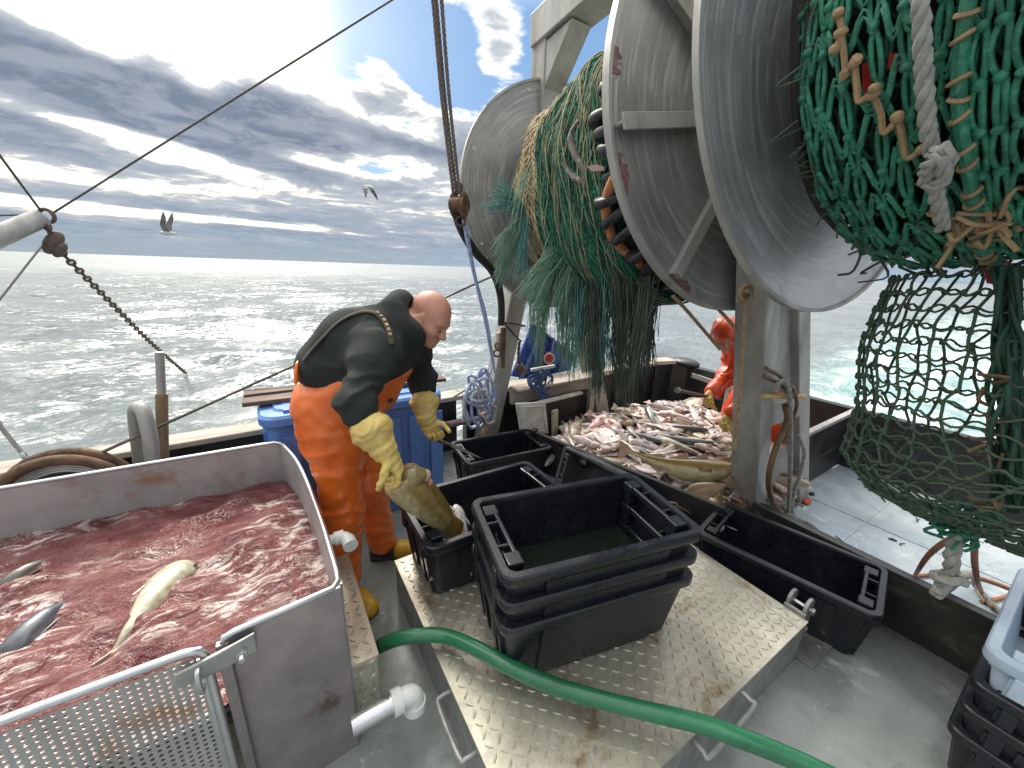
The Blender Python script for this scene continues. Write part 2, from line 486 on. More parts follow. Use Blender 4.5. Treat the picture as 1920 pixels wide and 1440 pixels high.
M['twine_o'] = mat('olive_net_twine', (0.055, 0.085, 0.050), (0.032, 0.078, 0.050), 0.6, 0.75, 0, 9, 0.3, 150, fine=(30, 0.5, (0.11, 0.105, 0.07)))
M['twine_tan'] = mat('tan_lacing_twine', (0.37, 0.25, 0.13), (0.26, 0.17, 0.09), 0.7, 0.8, 0, 20, 0.3, 150)
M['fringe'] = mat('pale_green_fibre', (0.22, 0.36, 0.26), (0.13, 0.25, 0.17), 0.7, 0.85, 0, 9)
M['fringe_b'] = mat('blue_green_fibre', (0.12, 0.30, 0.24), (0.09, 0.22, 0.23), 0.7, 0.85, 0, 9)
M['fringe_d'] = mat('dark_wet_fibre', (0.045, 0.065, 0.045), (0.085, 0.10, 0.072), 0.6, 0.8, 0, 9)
M['beige_net'] = mat('beige_net_twine', (0.42, 0.34, 0.20), (0.28, 0.22, 0.12), 0.75, 0.85, 0, 12, 0.3, 100)
M['red_rag'] = mat('red_plastic', (0.45, 0.03, 0.015), (0.3, 0.02, 0.01), 0.5, 0.6)
M['skin'] = mat('skin', (0.52, 0.25, 0.17), (0.44, 0.19, 0.125), 0.42, 0.5, 0, 14, 0.06, 120, sss=0.15)
M['hoodie'] = mat('dark_green_fleece', (0.020, 0.025, 0.022), (0.014, 0.018, 0.016), 0.92, 0.97, 0, 12, 0.3, 220, sheen=0.0)
M['oil'] = mat('orange_oilskin', (0.74, 0.150, 0.014), (0.64, 0.115, 0.011), 0.34, 0.46, 0, 6, 0.12, 20, coat=0.25, stain=(0.48, 0.075, 0.01), stain_amt=0.3, sscale=5)
M['oil_red'] = mat('red_orange_oilskin', (0.66, 0.07, 0.015), (0.56, 0.05, 0.012), 0.3, 0.42, 0, 6, 0.12, 20, coat=0.3)
M['glove'] = mat('yellow_rubber_glove', (0.62, 0.47, 0.13), (0.52, 0.36, 0.12), 0.5, 0.6, 0, 14, 0.15, 60, stain=(0.46, 0.28, 0.16), stain_amt=0.34, sscale=12)
M['boot_y'] = mat('yellow_boot_rubber', (0.62, 0.36, 0.01), (0.5, 0.27, 0.012), 0.35, 0.5, 0, 12, 0.05)
M['boot_k'] = mat('black_boot_rubber', (0.014, 0.014, 0.014), (0.02, 0.02, 0.02), 0.4, 0.5)
M['strap'] = mat('dark_elastic_strap', (0.04, 0.032, 0.022), (0.06, 0.045, 0.03), 0.8, 0.9)
M['dark'] = mat('dark_felt', (0.02, 0.018, 0.016), (0.03, 0.025, 0.02), 0.8, 0.9)
M['yellowwood'] = mat('yellow_handle', (0.50, 0.34, 0.09), (0.4, 0.26, 0.07), 0.5, 0.6)
M['fish'] = mat('wet_fish_skin', (1, 1, 1), (0.62, 0.58, 0.55), 0.22, 0.36, 0, 26, 0.12, 90, attr=True, coat=0.5)
M['gull'] = mat('gull_feathers', (0.20, 0.19, 0.18), (0.12, 0.115, 0.11), 0.8, 0.9, attr=False)
M['gullw'] = mat('gull_white', (0.6, 0.6, 0.58), (0.5, 0.5, 0.48), 0.8, 0.9)
M['eye'] = mat('fish_eye', (0.01, 0.01, 0.01), (0.02, 0.02, 0.02), 0.1, 0.1)


def mat_tread():
    m_ = mat('diamond_tread_aluminium', (0.59, 0.555, 0.45), (0.45, 0.42, 0.34), 0.28, 0.46, 0.65, 4, 0.08, 60, stain=(0.25, 0.17, 0.08), stain_amt=0.37, sscale=4.5,
             fine=(28, 0.5, (0.30, 0.28, 0.22)))
    return m_


M['tread'] = mat_tread()


def mat_deck(name, base, base2, foam):
    m_ = bpy.data.materials.new(name); m_.use_nodes = True
    g = NT(m_.node_tree); bs = g.n['Principled BSDF']
    t = g.n.new('ShaderNodeTexCoord'); v = t.outputs['Object']
    n = g.noise(v, 2.2, 7, 0.62, 0.4); n2 = g.noise(v, 11, 6, 0.65); n3 = g.noise(v, 55, 4, 0.7)
    col = g.mix(g.ss(n, 0.3, 0.7), base, base2)
    col = g.mix(g.m('MULTIPLY', g.ss(n2, 0.5, 0.72), 0.45), col, tuple(x * 0.6 for x in base))
    col = g.mix(g.m('MULTIPLY', g.ss(g.noise(v, 5.2, 5, 0.6, 0.3), 0.64, 0.74), 0.5), col, (0.20, 0.13, 0.06))
    # thin streaks of foam on the wet paint
    fo = g.m('MULTIPLY', g.ss(g.noise(v, 6.5, 8, 0.72, 1.2), 0.56, 0.70), g.ss(g.noise(v, 1.7, 3, 0.5), foam, foam + 0.16))
    col = g.mix(g.m('MULTIPLY', fo, 0.75), col, (0.62, 0.63, 0.60))
    g.link(col, bs.inputs['Base Color'])
    g.link(g.m('ADD', g.ss(n, 0.35, 0.65, 0.10, 0.34), g.m('MULTIPLY', fo, 0.4)), bs.inputs['Roughness'])
    g.link(g.bump(g.m('ADD', g.m('MULTIPLY', n2, 0.7), g.m('MULTIPLY', n3, 0.3)), 0.18, 0.01), bs.inputs['Normal'])
    return m_


M['deck'] = mat_deck('wet_grey_green_deck_paint', (0.19, 0.215, 0.20), (0.29, 0.31, 0.29), 0.42)
M['deck_aft'] = mat_deck('wet_blue_grey_deck_paint', (0.27, 0.325, 0.365), (0.42, 0.465, 0.49), 0.42)


def mat_blood():
    m_ = bpy.data.materials.new('bloody_water'); m_.use_nodes = True
    g = NT(m_.node_tree); bs = g.n['Principled BSDF']
    t = g.n.new('ShaderNodeTexCoord'); v = g.vm('MULTIPLY', t.outputs['Object'], (1.0, 1.35, 1.0))
    n = g.noise(v, 3.2, 5, 0.55, 0.8)
    nf = g.noise(g.vm('MULTIPLY', v, (0.7, 1.25, 1.0)), 9.0, 9, 0.70, 1.8)
    lane = g.noise(v, 1.9, 4, 0.55, 0.8)
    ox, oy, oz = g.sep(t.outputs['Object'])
    front = g.ss(oy, 2.20, 1.55)                      # foam and paler murk rise towards the gate, painting in the reflected sky
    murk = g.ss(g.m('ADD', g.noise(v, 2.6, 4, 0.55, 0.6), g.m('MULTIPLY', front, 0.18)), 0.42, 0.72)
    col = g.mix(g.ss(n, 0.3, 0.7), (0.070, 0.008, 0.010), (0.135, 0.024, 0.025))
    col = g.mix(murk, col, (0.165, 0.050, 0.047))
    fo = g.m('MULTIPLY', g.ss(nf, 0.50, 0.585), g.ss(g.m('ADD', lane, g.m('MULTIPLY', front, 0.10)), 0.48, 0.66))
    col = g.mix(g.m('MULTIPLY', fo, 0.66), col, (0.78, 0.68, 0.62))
    bub = g.ss(g.voro(g.vm('ADD', v, g.vm('MULTIPLY', g.noise(v, 9, 2, 0.5, out=1), (0.06, 0.06, 0))), 48, 'DISTANCE_TO_EDGE'), 0.09, 0.01)
    fr = g.m('MULTIPLY', bub, g.ss(g.noise(v, 3.1, 4, 0.6), 0.56, 0.68))
    col = g.mix(g.m('MULTIPLY', fr, 0.5), col, (0.62, 0.52, 0.48))
    g.link(col, bs.inputs['Base Color'])
    g.link(g.m('ADD', 0.05, g.m('MULTIPLY', fo, 0.25)), bs.inputs['Roughness'])
    wv = g.noise(v, 7.5, 5, 0.6, 2.2); w2 = g.noise(v, 20, 3, 0.6, 1.4)
    g.link(g.bump(g.m('ADD', wv, g.m('MULTIPLY', w2, 0.22)), 0.8, 0.065), bs.inputs['Normal'])
    return m_


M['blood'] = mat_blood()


def mat_water(name, c):
    m_ = bpy.data.materials.new(name); m_.use_nodes = True
    g = NT(m_.node_tree); bs = g.n['Principled BSDF']
    t = g.n.new('ShaderNodeTexCoord'); v = t.outputs['Object']
    bs.inputs['Base Color'].default_value = (*c, 1); bs.inputs['Roughness'].default_value = 0.06
    g.link(g.bump(g.noise(v, 18, 3, 0.5, 0.6), 0.25, 0.01), bs.inputs['Normal'])
    return m_


M['tubwater'] = mat_water('murky_tub_water', (0.012, 0.018, 0.014))


g_sea_bump = 1.1


def mat_sea():
    m_ = bpy.data.materials.new('sea_water'); m_.use_nodes = True
    g = NT(m_.node_tree); bs = g.n['Principled BSDF']
    t = g.n.new('ShaderNodeTexCoord'); v = t.outputs['Object']
    x, y, z = g.sep(v)
    dist = g.m('SQRT', g.m('ADD', g.m('MULTIPLY', x, x), g.m('MULTIPLY', y, y)))
    base = g.mix(g.ss(g.noise(v, 0.25, 3, 0.5), 0.35, 0.65), (0.125, 0.148, 0.152), (0.158, 0.182, 0.184))
    # wake astern of the boat: pale churned water fading with distance
    wy = g.m('SUBTRACT', y, g.m('MULTIPLY', x, 0.03))
    nw = g.noise(g.vm('MULTIPLY', v, (0.7, 1.0, 1.0)), 1.3, 10, 0.74, 0.8)
    half = g.m('ADD', 2.6, g.m('MULTIPLY', x, 0.12))
    inw = g.m('MULTIPLY', g.ss(g.m('DIVIDE', g.m('ABSOLUTE', g.m('ADD', wy, 0.2)), half), 1.25, 0.75), g.ss(x, 4.0, 6.0))
    inw = g.m('MULTIPLY', inw, g.ss(x, 70, 14))
    aer = g.m('MULTIPLY', inw, g.ss(nw, 0.25, 0.55))
    base = g.mix(aer, base, (0.25, 0.44, 0.42))
    fo = g.m('MULTIPLY', inw, g.ss(nw, 0.46, 0.61))
    # side wash along the hull and small whitecaps
    n5 = g.noise(g.vm('MULTIPLY', v, (0.5, 1.0, 1.0)), 2.3, 8, 0.72, 1.0)
    side = g.m('MULTIPLY', g.m('MULTIPLY', g.ss(y, 3.0, 3.8), g.ss(y, 6.6, 4.4)), g.ss(x, 1.5, 5.0))
    fs_ = g.m('MULTIPLY', side, g.ss(n5, 0.56, 0.70, 0, 0.6))
    dx = g.m('SUBTRACT', x, 0.25); dy = g.m('SUBTRACT', y, 7.9)
    sp = g.m('POWER', 2.718, g.m('MULTIPLY', -1.0, g.m('ADD', g.m('MULTIPLY', g.m('MULTIPLY', dx, dx), 0.9), g.m('MULTIPLY', g.m('MULTIPLY', dy, dy), 6.0))))
    fsp = g.m('MULTIPLY', sp, g.ss(n5, 0.46, 0.66))
    foam = g.m('MAXIMUM', g.m('MAXIMUM', fo, fs_), fsp)
    base = g.mix(foam, base, (0.80, 0.84, 0.82))
    g.link(base, bs.inputs['Base Color'])
    g.link(g.m('ADD', g.ss(dist, 4, 140, 0.13, 0.36), g.m('MULTIPLY', foam, 0.5)), bs.inputs['Roughness'])
    bs.inputs['IOR'].default_value = 1.33; bs.inputs['Specular IOR Level'].default_value = 0.9
    # wave facets: tilt the normal directly so that the chop still glitters far away
    v2 = g.vm('MULTIPLY', v, (0.62, 1.25, 1.0))
    hf = (0.5, 0.5, 0.5)
    t1 = g.vm('SUBTRACT', g.noise(v2, 3.6, 5, 0.72, 0.8, out=1), hf)
    t2 = g.vm('SUBTRACT', g.noise(v2, 13.0, 3, 0.65, 0.4, out=1), hf)
    t3 = g.vm('SUBTRACT', g.noise(v2, 0.6, 3, 0.55, 0.3, out=1), hf)
    tl = g.vm('ADD', g.vm('ADD', g.vm('MULTIPLY', t1, (1.3, 1.5, 0)), g.vm('MULTIPLY', t2, (0.8, 0.9, 0))), g.vm('MULTIPLY', t3, (0.5, 0.5, 0)))
    ge = g.n.new('ShaderNodeNewGeometry')
    nn_ = g.vm('NORMALIZE', g.vm('ADD', ge.outputs['Normal'], tl))
    g.link(g.bump(g.m('MULTIPLY', foam, 1.0), 0.5, 0.08, nn_), bs.inputs['Normal'])
    return m_


M['sea'] = mat_sea()

# ------------------------------------------------------------------ sea
def make_sea():
    nr, na = 430, 760
    rr = 2.2 * (5200 / 2.2) ** (np.arange(nr) / (nr - 1))
    aa = np.radians(np.linspace(-75, 195, na))
    Rg, A = np.meshgrid(rr, aa, indexing='ij')
    X = Rg * np.cos(A); Y = Rg * np.sin(A); Z = np.zeros_like(X)
    cell = Rg * max(0.018, math.radians(270 / na) * 0 + 0.0183)
    rs = np.random.default_rng(3)
    for lam, amp in [(16, .10), (11, .08), (9, .07), (6.5, .055), (5, .045), (3.7, .035), (2.9, .028), (2.2, .022), (1.7, .016), (1.2, .011), (0.85, .007)]:
        for _ in range(3):
            th = math.radians(250) + rs.normal(0, 0.55); k = 2 * PI / lam
            ph = rs.uniform(0, 2 * PI)
            q = (X * math.cos(th) + Y * math.sin(th)) * k + ph + 0.6 * np.sin((X * math.sin(th) - Y * math.cos(th)) * k * 0.37 + ph)
            fade = np.clip((lam / (cell * 3.0) - 0.7), 0, 1)
            s_ = np.sin(q)
            Z += amp * fade * (s_ + 0.35 * (s_ * s_ - 0.5)) * (0.55 if lam > 4 else 0.85)
    # the bow wave peeling off the starboard side
    for x0, y0, L, wd, h_ in [(3.2, 5.2, 1.9, 0.42, 0.42), (6.2, 6.3, 2.4, 0.5, 0.34), (9.5, 7.6, 3.0, 0.6, 0.35)]:
        u = (X - x0) * 0.93 + (Y - y0) * 0.36; v_ = -(X - x0) * 0.36 + (Y - y0) * 0.93
        Z += h_ * np.exp(-(u / L) ** 2) * np.exp(-(v_ / wd) ** 2)
    # churned wake
    inw = np.clip((X - 5) / 3, 0, 1) * np.exp(-((Y + 0.6) / (3.2 + 0.1 * X)) ** 4) * np.exp(-X / 40)
    Z += inw * 0.10 * (np.sin(X * 2.1 + np.sin(Y * 3)) * np.sin(Y * 2.7 + X) + 0.5 * np.sin(X * 5.3 - Y * 4.1))
    Z -= 1.05
    V = np.stack([X, Y, Z], -1).reshape(-1, 3)
    i = np.arange(nr - 1)[:, None] * na + np.arange(na - 1)[None, :]
    F = np.stack([i, i + na, i + na + 1, i + 1], -1).reshape(-1, 4)
    me = bpy.data.meshes.new('sea')
    me.vertices.add(len(V)); me.vertices.foreach_set('co', V.ravel())
    me.loops.add(F.size); me.loops.foreach_set('vertex_index', F.ravel())
    me.polygons.add(len(F)); me.polygons.foreach_set('loop_start', np.arange(len(F)) * 4)
    me.polygons.foreach_set('use_smooth', np.ones(len(F), bool))
    me.update(); me.validate()
    me.materials.append(M['sea'])
    o = bpy.data.objects.new('sea', me); COL.objects.link(o); o['kind'] = 'structure'


make_sea()

# ------------------------------------------------------------------ decks
b = MB(); b.box((-1.0, -0.5, -0.05), (7.0, 7.2, 0.1))
tag(b.build('deck', M['deck'], smooth=False), kind='structure')
b = MB(); b.box((3.48, -0.5, -0.046), (1.96, 7.1, 0.1))
for yy in (-1.4, -.35, .62): b.box((3.48, yy, .005), (1.9, .012, .006))
b.box((3.42, -.4, .005), (.012, 2.9, .007))
tag(b.build('aft_deck', M['deck_aft'], smooth=False), kind='structure')

# ------------------------------------------------------------------ bulwarks
t = empty('bulwark', (0, 3.02, 0), label='low black starboard bulwark with worn wooden cap rail beside the sea', cat='bulwark')
shz = lambda x: .497 + .0135 * x           # sheer: the rail rises towards the stern
b = MB()
for x0, x1 in ((-4.2, 1.35), (1.45, 4.05)): b.bar((x0, 3.09, shz(x0) / 2 - .06), (x1, 3.09, shz(x1) / 2 - .06), .10, shz(0) + .10)
for xx in np.arange(-3.0, 4.0, 0.8): b.box((xx, 3.02, 0.22), (0.05, 0.05, 0.40))
b.build('wall_panel', M['black_wall'], t, smooth=False, bevel=0.006)
b = MB(); x0 = -4.0
while x0 < 3.95:
    L = min(2.7, 4.02 - x0)
    b.bar((x0 + .003, 3.08, shz(x0) + .010), (x0 + L - .003, 3.08, shz(x0 + L) + .010), 0.19, 0.04); x0 += L
b.build('cap_rail', M['wood'], t, smooth=False, bevel=0.008)

t = empty('stern_bulwark', (4.35, 0, 0), label='black stern bulwark with rounded corner and pale cap behind the fish pen', cat='bulwark')
b = MB()
pl = [(4.05, 3.04), (4.32, 2.98), (4.44, 2.80), (4.42, 2.4), (4.36, 1.5), (4.36, -3.4)]
for p, q in zip(pl[:-1], pl[1:]):
    b.bar((*p, 0.235), (*q, 0.235), 0.09, 0.63)
b.build('wall_panel', M['black_wall'], t, smooth=False, bevel=0.006)
b = MB(); b.bar((4.02, 3.07, 0.575), (4.35, 3.0, 0.575), 0.19, 0.05)
b.build('cap_rail', M['wood'], t, smooth=False, bevel=0.008)
b = MB(); b.bar((4.30, 2.62, 0.47), (4.28, 1.9, 0.43), 0.14, 0.02)
b.bar((4.235, 2.62, 0.49), (4.215, 1.9, 0.45), 0.01, 0.05)
b.build('ledge', M['galv'], t, smooth=False, bevel=0.003)
b = MB(); b.ell((4.44, 2.86, 0.57), (0.12, 0.19, 0.06), 20, 10)
b.build('corner_cover', M['rubber'], t)
b = MB(); b.bar((4.27, 2.16, 0.03), (4.27, 2.16, 0.56), 0.05, 0.10, (1, 0, 0))
b.build('stay_post', M['wood'], t, smooth=False, bevel=0.006)

# pen boards
t = empty('pen_board', (2.1, 1.5, 0), label='long black pen board holding back the fish heap nearest the tubs', cat='pen board')
b = MB(); b.bar((1.80, 2.42, 0.165), (2.16, 0.98, 0.165), 0.035, 0.33)
b.build('board', M['black_wall'], t, smooth=False, bevel=0.005)
b = MB(); b.bar((1.79, 2.46, 0.165), (1.80, 2.42, 0.165), 0.07, 0.36)
b.build('end_post', M['black_wall'], t, smooth=False, bevel=0.005)

t = empty('pen_board', (2.43, -0.2, 0), label='short scuffed black pen board standing on the deck right of the long tub', cat='pen board')
b = MB(); b.bar((2.43, 0.95, 0.15), (2.45, -1.6, 0.15), 0.03, 0.30)
b.build('board', mat('scuffed_black_board', (0.02, 0.02, 0.018), (0.05, 0.048, 0.038), 0.25, 0.5, 0, 6, 0.2, 30, stain=(0.13, 0.12, 0.09), stain_amt=0.34, sscale=7), t, smooth=False, bevel=0.004)
b = MB(); b.bar((2.50, 0.95, 0.135), (2.52, -1.6, 0.135), 0.05, 0.27)
b.build('backing_channel', M['black_wall'], t, smooth=False, bevel=0.004)

t = empty('pen_board', (3.8, 1.08, 0), label='black board dividing the fish pen from the empty wet deck, aluminium edge', cat='pen board')
b = MB(); b.bar((3.30, 1.085, 0.25), (4.36, 1.085, 0.27), 0.03, 0.48)
b.bar((3.30, 1.075, 0.235), (4.36, 1.075, 0.25), 0.03, 0.012)
b.build('board', M['black_wall'], t, smooth=False, bevel=0.004)
b = MB(); b.bar((3.28, 1.085, 0.505), (4.36, 1.085, 0.535), 0.045, 0.03)
b.build('edge_cap', M['alu'], t, smooth=False, bevel=0.004)

t = empty('pen_board', (2.3, 2.74, 0), label='black side board with a seam behind the white lid, starboard of the fish', cat='pen board')
b = MB(); b.bar((1.95, 2.70, 0.115), (2.66, 2.79, 0.115), 0.03, 0.24)
b.bar((1.95, 2.705, 0.355), (2.66, 2.795, 0.355), 0.03, 0.225)
b.build('board', M['black_wall'], t, smooth=False, bevel=0.004)
b = MB(); b.bar((2.70, 2.72, 0.0), (2.70, 2.72, 0.50), 0.05, 0.06, (1, 0, 0))
b.build('end_post', M['wood'], t, smooth=False, bevel=0.004)

# ------------------------------------------------------------------ diamond plate
def lozenges(b, x0, x1, y0, y1, z, pitch=0.034, L=0.030, wd=0.010, hh=0.0042):
    nx = int((x1 - x0) / pitch); ny = int((y1 - y0) / pitch)
    prof = [(-1, 0), (-.55, -.75), (0, -1), (.55, -.75), (1, 0), (.55, .75), (0, 1), (-.55, .75)]
    for i in range(nx):
        for j in range(ny):
            cx, cy = x0 + (i + .5) * (x1 - x0) / nx, y0 + (j + .5) * (y1 - y0) / ny
            a = math.radians(45 if (i + j) % 2 else -45) + 0.02
            ca, sa = math.cos(a), math.sin(a)
            lo = [(p * L / 2, q * wd / 2, z - .0005) for p, q in prof]; hi = [(p * L / 2 * .72, q * wd / 2 * .35, z + hh) for p, q in prof]
            vs = [(cx + p * ca - q * sa, cy + p * sa + q * ca, r) for p, q, r in lo + hi]
            b.add(vs, [(k, (k + 1) % 8, 8 + (k + 1) % 8, 8 + k) for k in range(8)] + [tuple(range(8, 16))])


# hatch
HZ = 0.22
hx0, hx1, hy0, hy1 = 0.385, 1.82, 0.40, 1.64
t = empty('hatch_cover', ((hx0 + hx1) / 2, (hy0 + hy1) / 2, 0), label='raised square deck hatch of rust-stained diamond plate under the black tubs', cat='hatch')
b = MB()
b.box(((hx0 + hx1) / 2, hy0 + .006, HZ / 2 - .004), (hx1 - hx0, .012, HZ - .008)); b.box(((hx0 + hx1) / 2, hy1 - .006, HZ / 2 - .004), (hx1 - hx0, .012, HZ - .008))
b.box((hx0 + .006, (hy0 + hy1) / 2, HZ / 2 - .004), (.012, hy1 - hy0 - .025, HZ - .008)); b.box((hx1 - .006, (hy0 + hy1) / 2, HZ / 2 - .004), (.012, hy1 - hy0 - .025, HZ - .008))
b.build('coaming', M['galv'], t, smooth=False, bevel=0.003)
b = MB(); b.box(((hx0 + hx1) / 2, (hy0 + hy1) / 2, HZ - .005), (hx1 - hx0 + .008, hy1 - hy0 + .008, .010))
lozenges(b, hx0 + .012, hx1 - .075, hy0 + .012, hy1 - .012, HZ)
lozenges(b, hx1 - .066, hx1 - .005, hy0 + .012, hy1 - .012, HZ)
b.build('tread_plate', M['tread'], t, smooth=False, bevel=0.0)
b = MB(); b.bar((hx1 - .07, hy0 + .01, HZ), (hx1 - .07, hy1 - .01, HZ), .006, .004)
b.build('weld_seam', M['steel'], t, smooth=False)
b = MB()
pa, pb = (hx0 - .002, 0.93, HZ - .05), (hx0 - .002, 0.72, HZ - .05)
for yy, y2 in ((0.95, 0.74),):
    b.tube(smooth_path([(hx0 + .01, yy, HZ - .045), (hx0 - .035, yy, HZ - .045), (hx0 - .052, yy - .02, HZ - .05), (hx0 - .052, y2 + .02, HZ - .05), (hx0 - .035, y2, HZ - .045), (hx0 + .01, y2, HZ - .045)], 5), .0085, 10)
b.build('handle', M['galv'], t)
b = MB()
b.tube(smooth_path([(1.30, hy0 + .01, HZ - .03), (1.30, hy0 - .035, HZ - .035), (1.285, hy0 - .052, HZ - .04), (1.03, hy0 - .054, HZ - .045), (1.01, hy0 - .035, HZ - .04), (1.01, hy0 + .01, HZ - .035)], 5), .0095, 10)
b.build('handle', M['galv'], t)
# hinge bracket at the aft near corner
b = MB()
b.box((hx1 + .016, 0.455, 0.14), (.014, .085, .19))
b.build('hinge_leaf', M['galv'], t, smooth=False, bevel=0.003)
b = MB()
b.box((hx1 + .115, 0.40, 0.008), (.21, .13, .012))
for yy in (0.425, 0.490):
    pr = []
    for a in np.linspace(0, PI, 9): pr.append((hx1 + .066 + 0.042 * math.cos(a), yy, HZ + .022 + .042 * math.sin(a)))
    pr = [(hx1 + .108, yy, .014)] + pr + [(hx1 + .024, yy, .014)]
    b.prism(pr, (0, 1, 0), .014)
b.build('hinge_bracket', M['galv'], t, smooth=False, bevel=0.002)
b = MB(); b.cyl((hx1 + .066, .405, HZ + .012), (hx1 + .066, .505, HZ + .012), .010, n=12); b.cyl((hx1 + .066, .398, HZ + .012), (hx1 + .066, .410, HZ + .012), .017, n=6)
b.build('hinge_pin', M['steel_clean'], t, ang=30)
b = MB(); b.cyl((hx1 + .012, .405, HZ - .06), (hx1 + .035, .405, HZ - .06), .009, n=6); b.build('bolt', M['steel_clean'], t, ang=30)
b = MB(); b.cyl((hx1 + .16, .37, .012), (hx1 + .16, .37, .026), .011, n=6); b.build('bolt', M['steel_clean'], t, ang=30)

# step under the tank
SZ = 0.33
t = empty('plate_step', (-0.7, 1.3, 0), label='diamond plate step box carrying the steel wash tank', cat='step')
b = MB(); b.box((-1.0, 1.385, SZ / 2 - .006), (2.35, 0.57, SZ - .012))
b.build('box', M['tread'], t, smooth=False, bevel=0.004)
b = MB(); b.box((-1.0, 1.385, SZ - .005), (2.358, 0.578, .010)); lozenges(b, 0.09, .174, 1.105, 1.665, SZ)
b2 = MB(); lozenges(b2, .09, .172, .012, SZ - .012, 0)
b.add([(p[0], 1.10 - .0005 - p[2], p[1]) for p in b2.v], b2.f)
b2 = MB(); lozenges(b2, 1.11, 1.66, .012, SZ - .012, 0)
b.add([(.1755 + p[2], p[0], p[1]) for p in b2.v], b2.f)
b.build('tread_plate', M['tread'], t, smooth=False)

# ------------------------------------------------------------------ steel wash tank
TZ = 0.70
t = empty('wash_tank', (-0.6, 1.6, SZ), label='stainless steel fish wash tank full of bloody water', cat='tank')
th = .012
b = MB(); b.bar((-2.0, 2.335, (SZ + TZ) / 2), (-.035, 2.287, (SZ + TZ) / 2), th, TZ - SZ)
b.build('back_wall', M['steel'], t, smooth=False, bevel=0.002)
# curved end wall
ctrl = smooth_path([(-.035, 2.287), (.030, 1.975), (.068, 1.52), (.083, 1.075)], 8)
b = MB(); rings = []
for p in ctrl:
    zl = SZ + .001 if p[1] > 1.095 else 0.0
    rings.append([(p[0] - th / 2, p[1], zl), (p[0] + th / 2, p[1], zl), (p[0] + th / 2, p[1], TZ), (p[0] - th / 2, p[1], TZ)])
b.loft(rings); b.build('end_wall', M['steel'], t, bevel=0.0)
b = MB()
fl = np.array([-.213, 1.045]); fr = np.array([.083, 1.068])
b.bar((fl[0], fl[1], 0.32), (fr[0], fr[1], 0.32), th, TZ * 2 - .64)
b.build('front_wall', M['steel_d'], t, smooth=False, bevel=0.003)
b = MB()   # folded flange at the left end of the front panel
b.bar((fl[0], fl[1], .0), (fl[0], fl[1], TZ - .02), .02, .03, (1, 0, 0))
b.bar((fl[0] + .012, fl[1] - .012, .0), (fl[0] + .012, fl[1] - .012, TZ - .06), .006, .04, (0, 1, 0))
b.build('corner_flange', M['steel_d'], t, smooth=False, bevel=0.003)
b = MB()
rim = [(-2.0, 2.335, TZ), (-.06, 2.288, TZ)] + [(p[0], p[1], TZ) for p in ctrl[1:-1]] + [(.078, 1.09, TZ), (.06, 1.068, TZ), (fl[0] + .03, fl[1], TZ), (fl[0] + .006, fl[1], TZ - .008), (fl[0], fl[1], TZ - .03)]
b.tube(rim, .0095, 10)
b.build('rim', M['steel_clean'], t)
b = MB(); b.box((-1.0, 1.70, SZ + .02), (2.0, 1.14, .02)); b.build('floor_pan', M['steel'], t, smooth=False)

# perforated gate: a sheet with real holes
def perforated(b, x0, x1, z0, z1, y, pitch, r, th=.003):
    nx, nz = int((x1 - x0) / pitch), int((z1 - z0) / pitch)
    for i in range(nx):
        for j in range(nz):
            off = 0
            cx, cz = x0 + (i + .5) * pitch, z0 + (j + .5) * pitch
            sq = [(-1, -1), (0, -1), (1, -1), (1, 0), (1, 1), (0, 1), (-1, 1), (-1, 0)]
            o = [(cx + p * pitch / 2, y, cz + q * pitch / 2) for p, q in sq]
            h = [(cx + r * math.cos(a), y, cz + r * math.sin(a)) for a in [math.radians(225 + 45 * k) for k in range(8)]]
            h2 = [(p[0], y + th, p[2]) for p in h]
            b.add(o + h + h2, [(k, (k + 1) % 8, 8 + (k + 1) % 8, 8 + k) for k in range(8)] + [(8 + k, 8 + (k + 1) % 8, 16 + (k + 1) % 8, 16 + k) for k in range(8)])


gt = empty('perforated_gate', (-0.6, 1.03, 0)); gt.parent = t
gt.location = np.array([-.6, 1.03, 0]) - np.array(t.location)
b = MB(); perforated(b, -.80, -.262, .13, .688, 1.03, .0172, .0049)
b.build('perforated_sheet', M['steel'], gt, smooth=False)
b = MB()
b.tube([(-.85, 1.03, TZ + .012), (-.285, 1.03, TZ + .004), (-.258, 1.03, TZ - .004), (-.248, 1.03, TZ - .03), (-.248, 1.03, .0)], .011, 10)
b.bar((-.253, 1.03, .1), (-.253, 1.03, TZ - .03), .026, .006, (0, 1, 0))
b.build('gate_rim', M['steel_clean'], gt)
# latch
b = MB(); b.prism([(-.305, 1.005, .628), (-.225, 1.010, .628), (-.140, 1.024, .628), (-.140, 1.024, .692), (-.225, 1.010, .684), (-.305, 1.005, .676)], (0, 1, 0), .009)
b.build('latch_plate', M['galv'], t, smooth=False, bevel=0.003)
b = MB(); b.tube(smooth_path([(-.262, 1.012, .668), (-.262, .988, .660), (-.262, .984, .63), (-.262, .992, .60), (-.262, 1.014, .60)], 5), .006, 8)
b.build('latch_loop', M['steel_clean'], t)
b = MB(); b.cyl((-.172, 1.018, .657), (-.172, .998, .655), .013, n=6); b.cyl((-.172, .998, .655), (-.172, .985, .654), .008, n=12)
b.build('bolt', M['steel_clean'], t, ang=30)
